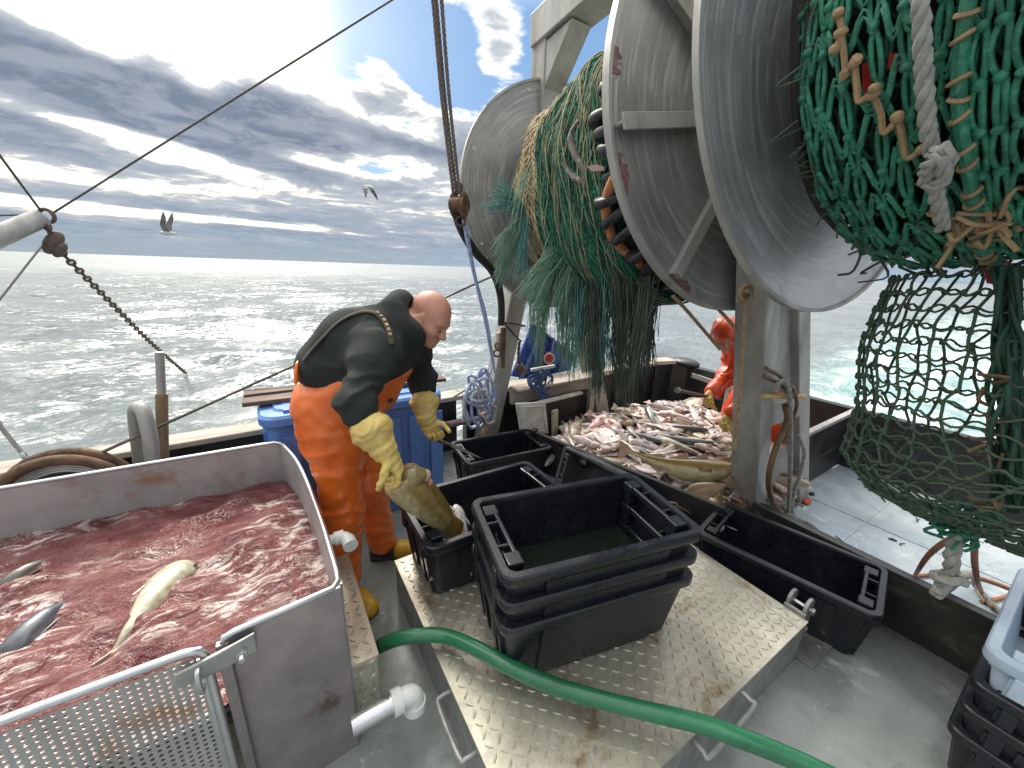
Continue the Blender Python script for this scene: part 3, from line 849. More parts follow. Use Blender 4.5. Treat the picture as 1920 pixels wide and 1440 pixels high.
# outlet pipe with elbow
b = MB(); b.cyl((.06, .985, .218), (.192, .985, .218), .029, n=20); b.cyl((.182, .985, .218), (.196, .985, .218), .033, n=20)
b.build('drain_pipe', M['steel_clean'], t)
b = MB(); b.cyl((.190, .985, .218), (.222, .985, .218), .041, n=22)
el_ = smooth_path([(.215, .985, .218), (.245, .985, .216), (.262, .985, .200), (.264, .985, .165)], 5)
b.tube(el_, .034, 20); b.cyl((.264, .985, .178), (.264, .985, .146), .040, n=22)
b.build('pipe_elbow', M['pvc'], t)
b = MB(); b.cyl((.262, .985, .150), (.262, .985, .1445), .027, n=20); b.build('elbow_mouth_shade', M['dark'], t)  # dark disc standing in for the shade inside the pipe
b = MB(); p = np.array([.072, 1.42, .615]); b.cyl(p, p + [.05, 0, 0], .020, n=16); b.cyl(p + [.035, 0, .0], p + [.07, -.0, .0], .026, n=16)
b.tube(smooth_path([p + [.05, 0, 0], p + [.075, -.012, 0], p + [.082, -.045, -.004]], 4), .022, 14); b.cyl(p + [.08, -.03, 0], p + [.084, -.068, -.004], .027, n=18)
b.build('pipe_elbow', M['pvc'], t)

# the water itself: a rippled sheet
def water_sheet():
    n1_, n2_ = 150, 90
    xs = np.linspace(-2.0, .085, n1_); ys = np.linspace(1.03, 2.34, n2_)
    X, Y = np.meshgrid(xs, ys, indexing='ij')
    rs = np.random.default_rng(5); Z = np.zeros_like(X)
    for lam, amp in [(.55, .010), (.34, .008), (.22, .006), (.15, .0042), (.10, .0026)]:
        for _ in range(4):
            th = rs.uniform(0, 2 * PI); k = 2 * PI / lam; ph = rs.uniform(0, 6.28)
            Z += amp * np.sin((X * math.cos(th) + Y * math.sin(th)) * k + ph + 1.1 * np.sin((X * math.sin(th) - Y * math.cos(th)) * k * .4 + ph * 2)) * .7
    xe = np.interp(Y, [p[1] for p in ctrl[::-1]], [p[0] for p in ctrl[::-1]]) - .004
    X = np.minimum(X, xe); Y = np.maximum(Y, np.where(X > -.22, 1.056 + .0777 * (X + .213), 1.042))
    Z += .472
    b = MB(); V = np.stack([X, Y, Z], -1).reshape(-1, 3)
    F = [(i * n2_ + j, (i + 1) * n2_ + j, (i + 1) * n2_ + j + 1, i * n2_ + j + 1) for i in range(n1_ - 1) for j in range(n2_ - 1)]
    b.add(V, F)
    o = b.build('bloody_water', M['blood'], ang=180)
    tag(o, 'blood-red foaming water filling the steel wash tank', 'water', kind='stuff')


water_sheet()

# ------------------------------------------------------------------ tubs
def rrect(L, W, r, z, n=5):
    pts = []
    for cx, cy, a0 in ((L / 2 - r, W / 2 - r, 0), (-L / 2 + r, W / 2 - r, 90), (-L / 2 + r, -W / 2 + r, 180), (L / 2 - r, -W / 2 + r, 270)):
        for k in range(n + 1):
            a = math.radians(a0 + 90 * k / n)
            pts.append((cx + r * math.cos(a), cy + r * math.sin(a), z))
    return pts


def make_tub(name, L, W, Hh, m_, label, cat='tub', tint=None):
    t = empty(name, (0, 0, 0), label=label, cat=cat)
    bl, bw = L - .115, W - .125
    b = MB()
    R_ = [rrect(bl, bw, .03, 0), rrect(bl + .01, bw + .01, .032, .006), rrect(L - .045, W - .045, .036, Hh - .045), rrect(L - .045, W - .045, .036, Hh - .012),
          rrect(L - .062, W - .062, .03, Hh - .012), rrect(L - .062, W - .062, .03, Hh - .045), rrect(bl - .012, bw - .012, .026, .012)]
    b.loft(R_)
    # raised centre panels on the long sides and ribs on the ends
    for sy in (-1, 1):
        lo, hi = sy * (bw / 2 + .001), sy * ((W - .045) / 2 + .001)
        for x0, x1 in ((-L * .31, L * .31),):
            vs = [(x0, lo, .004), (x1, lo, .004), (x1, lo + sy * .012, .004), (x0, lo + sy * .012, .004),
                  (x0, hi, Hh - .05), (x1, hi, Hh - .05), (x1, hi + sy * .012, Hh - .05), (x0, hi + sy * .012, Hh - .05)]
            fs = [(0, 3, 2, 1), (4, 5, 6, 7), (0, 1, 5, 4), (1, 2, 6, 5), (2, 3, 7, 6), (3, 0, 4, 7)]
            b.add(vs, fs if sy > 0 else [f[::-1] for f in fs])
    for sx in (-1, 1):
        for yy in (-W * .30, -W * .13, W * .13, W * .30):
            b.bar((sx * (bl / 2 + .006), yy, .01), (sx * ((L - .045) / 2 + .006), yy, Hh - .05), .03, .02, (1, 0, 0))
    b.build('shell', m_, t, ang=30)
    b = MB()
    rr_ = [rrect(L - .048, W - .048, .036, Hh - .040), rrect(L - .006, W - .006, .045, Hh - .040), rrect(L, W, .048, Hh - .034), rrect(L, W, .048, Hh - .006), rrect(L - .010, W - .010, .045, Hh),
           rrect(L - .056, W - .056, .034, Hh), rrect(L - .064, W - .064, .03, Hh - .007), rrect(L - .064, W - .064, .03, Hh - .03)]
    b.loft(rr_, False, False)
    b.build('rim', m_, t, ang=35)
    for sx in (-1, 1):
        b = MB(); xi = sx * (L / 2 - .030)
        for yy in (-W * .30, W * .30):       # stacking lugs standing into the tub
            b.box((xi - sx * .034, yy, Hh - .024), (.055, W * .13, .044)); b.box((xi - sx * .036, yy, Hh - .07), (.040, W * .10, .05))
        b.box((xi - sx * .048, 0, Hh - .016), (.016, W * .50, .026))   # grip bar over an open slot
        for yy in (-W * .14, W * .14): b.box((xi - sx * .022, yy, Hh - .018), (.05, .012, .024))
        b.box((sx * (L / 2 - .012), -W * .27, Hh - .075), (.026, .04, .07)); b.box((sx * (L / 2 - .012), W * .27, Hh - .075), (.026, .04, .07))
        b.build('handle', m_, t, smooth=False, bevel=0.004)
    return t


tub0 = make_tub('fish_tub', .80, .46, .31, M['black'], 'black plastic fish tub')
first = [True]


def place_tub(x, y, z, rz, label, group, scale=1.0, tilt=None):
    o = tub0 if first[0] else copy_tree(tub0); first[0] = False
    o.location = (x, y, z); o.rotation_euler = (tilt[0], tilt[1], rz) if tilt else (0, 0, rz)
    o.scale = (scale,) * 3; o['label'] = label; o['group'] = group
    return o


GR = 'black tubs about the hatch'
sa = math.radians(-12.5)
place_tub(.945, .935, HZ + .002, sa, 'lowest black tub of the three-high stack on the diamond plate hatch', GR)
place_tub(.945, .935, HZ + .104, sa, 'middle black tub of the three-high stack on the hatch', GR)
top_tub = place_tub(.945, .935, HZ + .206, sa, 'topmost black tub of the hatch stack with water standing in it', GR)
b = MB(); b.box((0, 0, 0), (.690, .340, .004))
o = b.build('standing_water', M['tubwater'], smooth=False)
o.location = (.945, .935, HZ + .206 + .062); o.rotation_euler = (0, 0, sa)
tag(o, 'shallow murky water inside the topmost black tub', 'water')
place_tub(.83, 1.50, HZ + .002, 0.0, 'wet black tub taking the cod behind the stack of three', GR)
place_tub(1.46, 2.42, .002, math.radians(-5), 'empty black tub set on deck farthest from the camera near the bulwark', GR, .92)
place_tub(2.14, .635, .002, math.radians(102), 'long black tub lying beside the hatch hinge, nearly empty', GR, .96)
tl = place_tub(1.80, 1.86, .16, math.radians(-72), 'black tub tipped on its side, mouth out, against the pen board', GR, .80)
tl.rotation_euler = (math.radians(-74), 0, math.radians(97)); tl.location = (1.94, 1.70, .185)
M['skylit_tub'] = mat('sky_lit_black_plastic', (.040, .044, .050), (.065, .07, .075), .35, .5, 0, 9, .06, 90)  # lighter copy of the black plastic, with the sky's reflection put into its colour
for ch_ in tl.children:
    ch_.material_slots[0].link = 'OBJECT'; ch_.material_slots[0].material = M['skylit_tub']
tl.location = (1.94, 1.70, .185); tl.scale = (.74,) * 3

GR2 = 'stacked tubs at lower right'
SX, SY = 2.055, -.225
for k, lab in enumerate(['lowest black tub of the right-hand stack, partly below the frame', 'middle black tub of the right-hand stack', 'uppermost black tub of the right-hand stack, directly under the pale blue one']):
    place_tub(SX, SY, .003 + k * .10, 0, lab, GR2, .85)
tb = make_tub('fish_tub', .70, .40, .255, M['paleblue'], 'pale blue grey tub on top of the black stack at right')
tb.location = (SX + .01, SY, .335); tb['group'] = GR2

# ------------------------------------------------------------------ ropes and chains
def rope3(b, pts, R, pitch=None, n=6, strands=3, res=10):
    """laid rope: helical strands round a path"""
    pts = smooth_path(pts, res) if len(pts) > 2 else [np.asarray(pts[0], float) + (np.asarray(pts[1], float) - np.asarray(pts[0], float)) * t for t in np.linspace(0, 1, 40)]
    # even resampling
    P = np.array(pts); seg = np.linalg.norm(np.diff(P, axis=0), axis=1); s_ = np.r_[0, np.cumsum(seg)]
    pitch = pitch or R * 6.5
    k = max(8, int(s_[-1] / (pitch / 6))); t = np.linspace(0, s_[-1], k)
    P = np.stack([np.interp(t, s_, P[:, i]) for i in range(3)], 1)
    u = None; fr = []
    for i in range(k):
        tg = nrm(P[min(i + 1, k - 1)] - P[max(i - 1, 0)])
        if u is None: u = np.array([0, 0, 1.0]) if abs(tg[2]) < .9 else np.array([1.0, 0, 0])
        u = nrm(u - tg * np.dot(u, tg)); fr.append((u, np.cross(tg, u)))
    for s in range(strands):
        q = []
        for i in range(k):
            a = 2 * PI * (t[i] / pitch + s / strands)
            q.append(P[i] + (fr[i][0] * math.cos(a) + fr[i][1] * math.sin(a)) * R * .52)
        b.tube(q, R * .56, n)


def chain(b, pts, link=.05, r=.006, wd=.6):
    P = np.array(smooth_path(pts, 10) if len(pts) > 2 else pts); seg = np.linalg.norm(np.diff(P, axis=0), axis=1); s_ = np.r_[0, np.cumsum(seg)]
    n = max(2, int(s_[-1] / (link * .78))); t = np.linspace(0, s_[-1], n + 1)
    Q = np.stack([np.interp(t, s_, P[:, i]) for i in range(3)], 1)
    for i in range(n):
        d = nrm(Q[i + 1] - Q[i]); c = (Q[i] + Q[i + 1]) / 2
        s0 = nrm(np.cross(d, (0.2, .3, 1))); s1 = np.cross(d, s0)
        sd = s0 * .7 + s1 * .7 if i % 2 else s0 * .7 - s1 * .7
        ring = []
        for k in range(12):
            a = 2 * PI * k / 12; ca, sa = math.cos(a), math.sin(a)
            ring.append(c + d * (link / 2 - r) * (abs(ca) ** .7 * (1 if ca > 0 else -1)) + sd * (link * wd / 2 - r) * sa)
        b.tube(ring, r, 6, closed=True)


def wire(b, p, q, r, sag=0.0, n=24, curve=None):
    p, q = np.asarray(p, float), np.asarray(q, float)
    b.tube([p + (q - p) * t - np.array([0, 0, 4 * sag * t * (1 - t)]) for t in np.linspace(0, 1, n)], r, 6)


# ------------------------------------------------------------------ gantries
t = empty('gallows_frame', (2.2, 2.93, 0), label='far aluminium A-frame carrying the starboard end of the full net reel', cat='gallows')
b = MB(); b.bar((2.02, 2.93, 2.15), (1.57, 2.93, 0.0), .17, .15, (0, 1, 0)); b.build('leg', M['alu_frame'], t, smooth=False, bevel=.008)
b = MB(); b.bar((2.32, 2.93, 2.15), (3.10, 2.93, 0.0), .17, .15, (0, 1, 0)); b.build('leg', M['alu_frame'], t, smooth=False, bevel=.008)
b = MB(); b.bar((2.10, 2.93, 2.1), (2.10, 2.93, 3.32), .20, .18, (0, 1, 0)); b.build('post', M['alu_frame'], t, smooth=False, bevel=.008)
b = MB(); b.bar((2.10, 3.02, 3.40), (2.10, 0.5, 3.52), .24, .22); b.build('cross_beam', M['alu_frame'], t, smooth=False, bevel=.008)
b = MB(); b.prism([(2.10, 2.84, 3.28), (2.10, 2.84, 2.98), (2.10, 2.55, 3.30)], (1, 0, 0), .18); b.build('knee_brace', M['alu_frame'], t, smooth=False, bevel=.004)
b = MB(); b.bar((1.80, 2.84, .515), (2.93, 2.84, .545), .05, .15); b.bar((1.80, 2.79, .60), (2.93, 2.79, .63), .16, .022)
b.build('cross_rail', M['wood'], t, smooth=False, bevel=.006)
b = MB(); b.cyl((2.2, 3.02, 2.21), (2.2, 2.78, 2.21), .08); b.build('axle_bearing', M['galv'], t)

t = empty('gallows_frame', (2.7, 1.02, 0), label='near aluminium A-frame of two splayed legs between the two net reels', cat='gallows')
b = MB(); b.bar((1.86, 1.02, 2.30), (2.60, 1.02, 0.0), .13, .16, (0, 1, 0)); b.build('leg', M['alu'], t, smooth=False, bevel=.008)
b = MB(); b.bar((2.06, 1.02, 2.30), (3.33, 1.02, 0.0), .13, .12, (0, 1, 0)); b.build('leg', M['alu_frame'], t, smooth=False, bevel=.008)
lx1 = lambda z: 1.86 + (2.30 - z) / 2.30 * .74
lx2 = lambda z: 2.06 + (2.30 - z) / 2.30 * 1.27
b = MB(); b.prism([(lx1(1.9), 1.02, 1.9), (lx2(1.9), 1.02, 1.9), (lx2(1.02), 1.02, 1.02), (lx1(1.02), 1.02, 1.02)], (0, 1, 0), .03)
b.build('web_plate', M['alu_frame'], t, smooth=False)
b = MB(); b.bar((lx1(.88), 1.0, .88), (lx2(.88), 1.0, .88), .09, .15); b.build('cross_rail', M['alu'], t, smooth=False, bevel=.006)
b = MB(); b.prism([(lx1(.55), 1.03, .55), (lx2(.55), 1.03, .55), (lx2(0), 1.03, 0), (lx1(0), 1.03, 0)], (0, 1, 0), .02)
b.build('lower_plate', M['steel'], t, smooth=False)
b = MB(); b.cyl((2.07, 1.24, 2.365), (2.07, .80, 2.365), .10); b.build('axle_bearing', M['galv'], t)
b = MB()
for k_, sh in ((0, 0), (1, 10)):
    Yq = 1.20 + .05 * k_
    b.prism([aY(x + sh, y, Yq) for x, y in ((1338, 985), (1382, 975), (1386, 905), (1380, 880), (1362, 868), (1352, 885))], (.35, 1, 0), .014)
b.build('board_slot', M['alu_frame'], t, smooth=False, bevel=.003)

# ------------------------------------------------------------------ net reels
AX = lambda Y: np.array([2.03 + .17 * (Y - .82) / 1.99, Y, 2.386 - .18 * (Y - .82) / 1.99])
axd = nrm(AX(2.81) - AX(.82)); e1 = nrm(np.cross(axd, (0, 0, 1))); e1 = -e1 if e1[0] < 0 else e1; e2 = np.array([0, 0, 1.0]); e2 = nrm(e2 - axd * np.dot(e2, axd))
RF = .872


def rp(Y, th, r):
    """point at angle th (0 = astern, 90 = up, 180 = forward) round the reel axis"""
    return AX(Y) + (e1 * math.cos(th) + e2 * math.sin(th)) * r


def lathe(b, prof, n=96, cap=True):
    b.loft([[rp(Y, 2 * PI * k / n, r) for k in range(n)] for Y, r in prof], cap, cap)


def cylhit(px, py, R):
    """where the view line through a photo point meets the wound net of radius R"""
    d = ray(px, py); d = d / np.linalg.norm(d); best = None
    for s in np.linspace(.6, 4.2, 900):
        p = np.array([0, 0, H]) + d * s
        q = p - AX(p[1]); q = q - axd * np.dot(q, axd)
        if np.linalg.norm(q) < R: return p
        if best is None or np.linalg.norm(q) < best[0]: best = (np.linalg.norm(q), p)
    return best[1]


def mat_flange(name, c1, c2):
    m_ = mat(name, c1, c2, .38, .55, .55, 3, .10, 40, stain=(.17, .15, .13), stain_amt=.30, sscale=5)
    g = NT(m_.node_tree); bs = g.n['Principled BSDF']
    # scuffs that run round the plate
    t_ = g.n.new('ShaderNodeTexCoord'); x, y, z = g.sep(t_.outputs['Object'])
    rad = g.m('SQRT', g.m('ADD', g.m('MULTIPLY', x, x), g.m('MULTIPLY', z, z))); an = g.m('ARCTAN2', z, x)
    v = g.xyz(g.m('MULTIPLY', rad, 55), g.m('MULTIPLY', an, 1.6), y)
    n = g.noise(v, 1.0, 5, .6, .4)
    old = bs.inputs['Base Color'].links[0].from_socket
    new = g.mix(g.m('MULTIPLY', g.ss(n, .50, .66), .55), old, tuple(min(1, c * 1.55) for c in c1))
    new = g.mix(g.m('MULTIPLY', g.ss(n, .45, .30), .35), new, tuple(c * .5 for c in c1))
    g.link(new, bs.inputs['Base Color'])
    g.link(g.ss(n, .3, .7, .32, .55), bs.inputs['Roughness'])
    return m_


M['flange'] = mat_flange('scuffed_reel_flange', (.50, .51, .51), (.37, .38, .38))
M['flange_d'] = mat_flange('dull_reel_flange', (.40, .395, .375), (.285, .28, .265))

reel1 = empty('net_reel', AX(2.0), label='far net reel wound with green trawl net and hung with dolly rope fringe', cat='net reel')
reel2 = empty('net_reel', AX(.2), label='near net reel at top right wound with heavy green netting', cat='net reel')
# far flange of reel 1, white discs stand in for daylight through its rim holes
b = MB(); lathe(b, [(2.80, .02), (2.80, RF - .004), (2.806, RF), (2.822, RF), (2.826, RF - .004), (2.826, .02)], 120)
f1o = b.build('flange', M['flange_d'], reel1, loc=AX(2.81) - AX(2.0), ang=30)
b = MB(); lathe(b, [(2.790, RF - .008), (2.790, RF + .008), (2.830, RF + .008), (2.830, RF - .008), (2.790, RF - .008)], 120, False)
b.build('rim', M['alu'], f1o, ang=30)
b = MB()
for a in (112, 160, 208, 256, 304, 352, 40): b.cyl(rp(2.797, math.radians(a), RF - .055), rp(2.795, math.radians(a), RF - .055), .013, n=12)
b.build('rim_hole_discs', M['gullw'], f1o)
# near flange of reel 1, ribs towards us
b = MB(); lathe(b, [(1.200, .02), (1.200, RF - .004), (1.206, RF), (1.216, RF), (1.222, RF - .004), (1.222, .02)], 120)
f2o = b.build('flange', M['flange_d'], reel1, loc=AX(1.21) - AX(2.0), ang=30)
b = MB(); lathe(b, [(1.188, RF - .008), (1.188, RF + .008), (1.226, RF + .008), (1.226, RF - .008), (1.188, RF - .008)], 120, False)
b.build('rim', M['alu'], f2o, ang=30)
for a in (-169, -124, -79, -34, 11, 56, 101, 152):
    b = MB(); th = math.radians(a)
    b.bar(rp(1.172, th, .16), rp(1.172, th, RF - .02), .012, .055, axd); b.bar(rp(1.148, th, .16), rp(1.148, th, RF - .02), .06, .010, axd)
    b.build('rib', M['alu_frame'], f2o, smooth=False, bevel=.003)
b = MB(); lathe(b, [(1.13, .15), (1.20, .17)], 40); b.build('hub', M['alu'], f2o, ang=30)
M['paint_red'] = mat('old_red_paint', (.16, .055, .065), (.24, .15, .145), .6, .7, 0, 40)
b = MB()
for k, (a0, a1) in enumerate(((-187, -181), (-163, -152), (-124, -112), (-204, -199))):
    pts = np.linspace(math.radians(a0), math.radians(a1), 12)
    jit = rng.uniform(.012, .05, 12)
    b.prism([rp(1.1985, a, RF - .015) for a in pts] + [rp(1.1985, a, RF - .015 - j) for a, j in zip(pts[::-1], jit)], axd, .0012)
    b.build('paint_patch', M['paint_red'], f2o, smooth=False); b = MB()
# far flange of reel 2: a dished plate
b = MB(); lathe(b, [(.845, .02), (.86, .30), (.83, RF - .06), (.812, RF), (.824, RF), (.842, RF - .06), (.875, .30), (.86, .02)], 140)
f3o = b.build('flange', M['flange'], reel2, loc=AX(.83) - AX(.2), ang=50)
b = MB(); lathe(b, [(.804, RF - .008), (.804, RF + .008), (.828, RF + .008), (.828, RF - .008), (.804, RF - .008)], 140, False)
b.build('rim', M['alu'], f3o, ang=30)
b = MB(); lathe(b, [(-1.1, .02), (-1.1, .9), (-1.08, .9), (-1.08, .02)], 80); b.build('flange', M['flange'], reel2, ang=30)
b = MB(); lathe(b, [(2.80, .17), (1.22, .17)], 40); b.build('drum', M['galv'], reel1, ang=30)


# ---- net of reel 1
def r1(Y, th):
    s_ = math.sin(th)
    base = np.interp(Y, [1.30, 1.42, 1.7, 2.1, 2.45, 2.62, 2.72], [.46, .56, .60, .60, .56, .50, .34])
    return base + .24 * max(0.0, -s_) ** 1.6 * np.interp(Y, [1.3, 1.6, 2.3, 2.7], [.7, 1, .9, .4]) + .012 * math.sin(7 * th + 9 * Y) + .012 * math.sin(23 * Y + th)


b = MB(); nn = 96
b.loft([[rp(Y, 2 * PI * k / nn, r1(Y, 2 * PI * k / nn) - .022) for k in range(nn)] for Y in np.linspace(1.28, 2.74, 40)])
b.build('wound_net_core', M['twine_d'], reel1, ang=180)


def strands(b, Y0, Y1, n, rad, wander, lift=.0, a0=70, a1=310, mn=40, mx=130, step=5.0, rs=None):
    for _ in range(n):
        Y = rs.uniform(Y0, Y1); s0 = rs.uniform(a0, a1); L = rs.uniform(mn, mx)
        ph, f_ = rs.uniform(0, 6.3), rs.uniform(.04, .10); lf = rs.uniform(-.006, .02) + lift
        sl = rs.normal(0, wander * .02)
        pts = []
        for k in range(int(L / step) + 1):
            th = math.radians(s0 + k * step)
            y = Y + wander * math.sin(ph + k * step * f_) + sl * k
            y = min(max(y, 1.29), 2.70)
            pts.append(rp(y, th, r1(y, th) + lf + .004 * math.sin(ph * 3 + k * .9)))
        b.tube(pts, rad * rs.uniform(.75, 1.2), 4, cap=False)


rs = np.random.default_rng(11)
b = MB(); strands(b, 1.50, 2.12, 330, .0034, .025, rs=rs); strands(b, 1.5, 2.10, 130, .0028, .07, .014, rs=rs, step=4)
b.build('green_wound_netting', M['twine'], reel1, ang=180)
b = MB(); strands(b, 1.5, 2.12, 120, .0032, .05, .006, rs=rs); b.build('dark_wound_netting', M['twine_d'], reel1, ang=180)
b = MB(); strands(b, 1.55, 2.12, 75, .0032, .05, .014, rs=rs); b.build('tan_wound_netting', M['beige_net'], reel1, ang=180)
# braided beige band near the far flange
b = MB()
for row in range(18):
    Y = 2.17 + row * .027
    for k in range(70):
        th = math.radians(60 + k * 3.9 + (row % 2) * 1.9); d = .95 * math.radians(3.9)
        sl = .014 if row % 2 else -.014
        p = [rp(Y - sl, th - d, r1(Y, th) + .002), rp(Y, th, r1(Y, th) + .017 + rs.normal(0, .004)), rp(Y + sl, th + d, r1(Y, th) + .002)]
        b.tube(smooth_path(p, 3), [.004, .007, .009, .009, .009, .007, .004], 5)
b.build('braided_band', M['beige_net'], reel1, ang=180)
b = MB()
strands(b, 2.45, 2.66, 36, .004, .02, .02, 70, 150, 20, 60, rs=rs)
b.build('yellow_strands', mat('ochre_twine', (.42, .28, .05), (.3, .2, .04), .7, .8), reel1, ang=180)
# rubber discs strung round the near end
for k in range(26):
    th = math.radians(95 + k * 7.6 + rs.normal(0, 1.0)); Y = 1.44 + .035 * math.sin(k * 1.3)
    tg = nrm(-e1 * math.sin(th) + e2 * math.cos(th)); c = rp(Y, th, .60 + .11 * max(0, -math.sin(th)))
    tg = nrm(tg + axd * rs.normal(0, .25)); R0 = .105 + rs.uniform(-.02, .02); T = .022
    b = MB(); o1 = nrm(np.cross(tg, axd)); o2 = np.cross(tg, o1)
    b.loft([[c + tg * dz + (o1 * math.cos(2 * PI * j / 24) + o2 * math.sin(2 * PI * j / 24)) * rr for j in range(24)] for dz, rr in ((-T, R0 * .5), (-T, R0 * .92), (-T * .5, R0), (T * .5, R0), (T, R0 * .92), (T, R0 * .5))])
    b.build('rubber_disc', M['rubber'], reel1, ang=50)
b = MB()
hp = [(1152, 335), (1140, 365), (1137, 400), (1146, 438), (1166, 465), (1196, 490), (1222, 506), (1250, 528)]
pts = [cylhit(x, y, .735) for x, y in hp]; pts = smooth_path(pts, 8)
b.tube(pts, [.021 + .003 * math.sin(i * 1.7) for i in range(len(pts))], 10)
for i in range(0, len(pts) - 1):
    b.torus(pts[i], .020, .006, pts[i + 1] - pts[i], 12, 5)
b.build('wrapped_rope', M['rope_orange'], reel1)
M['pinkskin'] = mat('pale_pink_scrap', (.50, .30, .28), (.4, .22, .2), .35, .5)
b = MB()
for q in ([(1140, 195), (1152, 175), (1165, 140), (1172, 150), (1160, 185), (1150, 205)], [(1100, 312), (1118, 308), (1132, 312), (1132, 320), (1110, 321)]):
    P_ = [cylhit(x, y, .66) for x, y in q]; c = np.mean(P_, 0); nv = nrm(np.array([0, 0, H]) - c)
    b.prism([p + nv * .03 for p in P_], nv, .006)
    b.build('fish_skin_scrap', M['pinkskin'], reel1); b = MB()
b = MB()
for q, w_ in (([(1085, 225), (1070, 255), (1078, 290), (1095, 320), (1100, 350)], .018), ([(1055, 305), (1075, 330), (1098, 345), (1102, 375)], .022), ([(1090, 350), (1100, 400), (1108, 450)], .010)):
    P_ = smooth_path([cylhit(x, y, .65) for x, y in q], 6)
    b.tube(P_, [w_ * (.5 + .5 * math.sin(PI * i / (len(P_) - 1)) + .15 * math.sin(i * 2.1)) for i in range(len(P_))], 7)
b.build('weed_scrap', mat('brown_grey_weed', (.22, .19, .16), (.12, .10, .08), .5, .7, 0, 30, .4, 80), reel1)


# ---- fringe of dolly rope
def tuft(b, root, end, n, spread0, spread1, rad, rs, sag=.06, bulge=(0, 0, 0), npt=9):
    root, end = np.asarray(root, float), np.asarray(end, float)
    for _ in range(n):
        a = root + rs.normal(0, 1, 3) * spread0; e = end + rs.normal(0, 1, 3) * spread1 * np.array([1, 1, 1.6])
        m_ = (a + e) / 2 + np.asarray(bulge) + rs.normal(0, 1, 3) * spread1 * .5 + np.array([0, 0, sag])
        f_, ph = rs.uniform(3, 9), rs.uniform(0, 6)
        pts = []
        for t_ in np.linspace(0, 1, npt):
            p = a * (1 - t_) ** 2 + m_ * 2 * t_ * (1 - t_) + e * t_ * t_
            p = p + np.array([math.sin(f_ * t_ + ph), math.cos(f_ * t_ * .8 + ph), 0]) * .008 * t_
            pts.append(p)
        b.tube(pts, [rad * (1 - .5 * t_) for t_ in np.linspace(0, 1, npt)], 4, cap=False)


R1s = .64
ra = np.random.default_rng(21)
rt = lambda x, y, R=R1s: cylhit(x, y, R)
b = MB(); bb = MB(); bd = MB()
e_ = rt(985, 405)
for (ex, ey, bx) in ((925, 345, .10), (912, 375, .10), (908, 398, .05), (955, 385, .14), (935, 358, .16)):
    tuft(bb, e_, aY(ex, ey, e_[1] - .05), 16, .012, .022, .0028, ra, .07)
for (ex, ey) in ((925, 470), (930, 515), (940, 530), (965, 490)):
    tuft(b, e_, aY(ex, ey, e_[1] - .06), 26, .015, .022, .0028, ra, .05)
tuft(bb, rt(990, 410), aY(975, 520, 2.2), 40, .02, .028, .0028, ra, .05)
for (sx, sy, ex, ey, n_) in ((985, 320, 960, 410, 14), (1060, 455, 985, 560, 50), (1050, 470, 1010, 590, 60), (1080, 470, 1050, 560, 50), (1040, 500, 990, 540, 40)):
    a = rt(sx, sy); tuft(b, a, aY(ex, ey, a[1] - .08), n_, .035, .035, .0028, ra, .03)
# the hanging curtain
for i in range(40):
    x = 1000 + ra.uniform(0, 1) ** .9 * 225
    a = rt(x, 530 + ra.uniform(-15, 25), .80); a = np.array([a[0], a[1], a[2]])
    ey = np.interp(x, [1000, 1060, 1100, 1150, 1220], [600, 650, 690, 730, 680]) + ra.normal(0, 30)
    pe = aY(x + ra.normal(0, 10) - 2, ey, a[1]); pe[0] += 0
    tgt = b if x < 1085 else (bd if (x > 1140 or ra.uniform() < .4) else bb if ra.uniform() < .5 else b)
    tuft(tgt, a, pe, 22, .035, .030, .0030, ra, 0.0)
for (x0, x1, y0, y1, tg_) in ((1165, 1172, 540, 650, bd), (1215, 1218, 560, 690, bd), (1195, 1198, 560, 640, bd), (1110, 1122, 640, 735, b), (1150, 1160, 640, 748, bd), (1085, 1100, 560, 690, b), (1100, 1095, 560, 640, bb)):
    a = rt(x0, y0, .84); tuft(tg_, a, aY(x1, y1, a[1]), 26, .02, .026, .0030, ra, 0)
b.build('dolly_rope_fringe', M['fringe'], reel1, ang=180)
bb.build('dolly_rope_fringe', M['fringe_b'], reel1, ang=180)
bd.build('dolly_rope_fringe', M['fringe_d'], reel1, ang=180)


# ---- net of reel 2
def r2(Y, th):
    return .64 + .02 * math.sin(5 * th + 7 * Y) + .015 * math.sin(19 * Y) + np.interp(Y, [.45, .62, .70], [0, -.03, -.10])


b = MB()
b.loft([[rp(Y, 2 * PI * k / 80, np.interp(Y, [-1.05, -.9, .50, .61, .65, .67], [.55, .62, .62, .60, .50, .20]) + .012 * math.sin(9 * k * .3)) for k in range(80)] for Y in list(np.linspace(-1.05, .60, 30)) + [.63, .65, .67]])
b.build('wound_net_core', mat('dark_wound_netting_core', (.010, .030, .020), (.030, .032, .022), .8, .9, 0, 30, .9, 70, bdist=.03), reel2, ang=180)
# tarred rope turns at the flange
b = MB(); rs = np.random.default_rng(5)
for k in range(15):
    Y = .72 - k * .0095; R_ = .635 - abs(k - 8) * .007 + rs.normal(0, .006)
    b.tube([rp(Y + .004 * math.sin(a * 3 + k), a, R_ + .008 * math.sin(a * 5 + k * 2)) for a in np.linspace(0, 2 * PI, 72, endpoint=False)], .009, 6, closed=True)
b.build('rope_turns', M['dark'], reel2)


def knot(b, p, r, rs):
    q = Matrix.Rotation(rs.uniform(0, 6), 3, (rs.uniform(-1, 1), rs.uniform(-1, 1), 1))
    b.ell(p, (r * 1.25, r, r * .95), 7, 5, q)


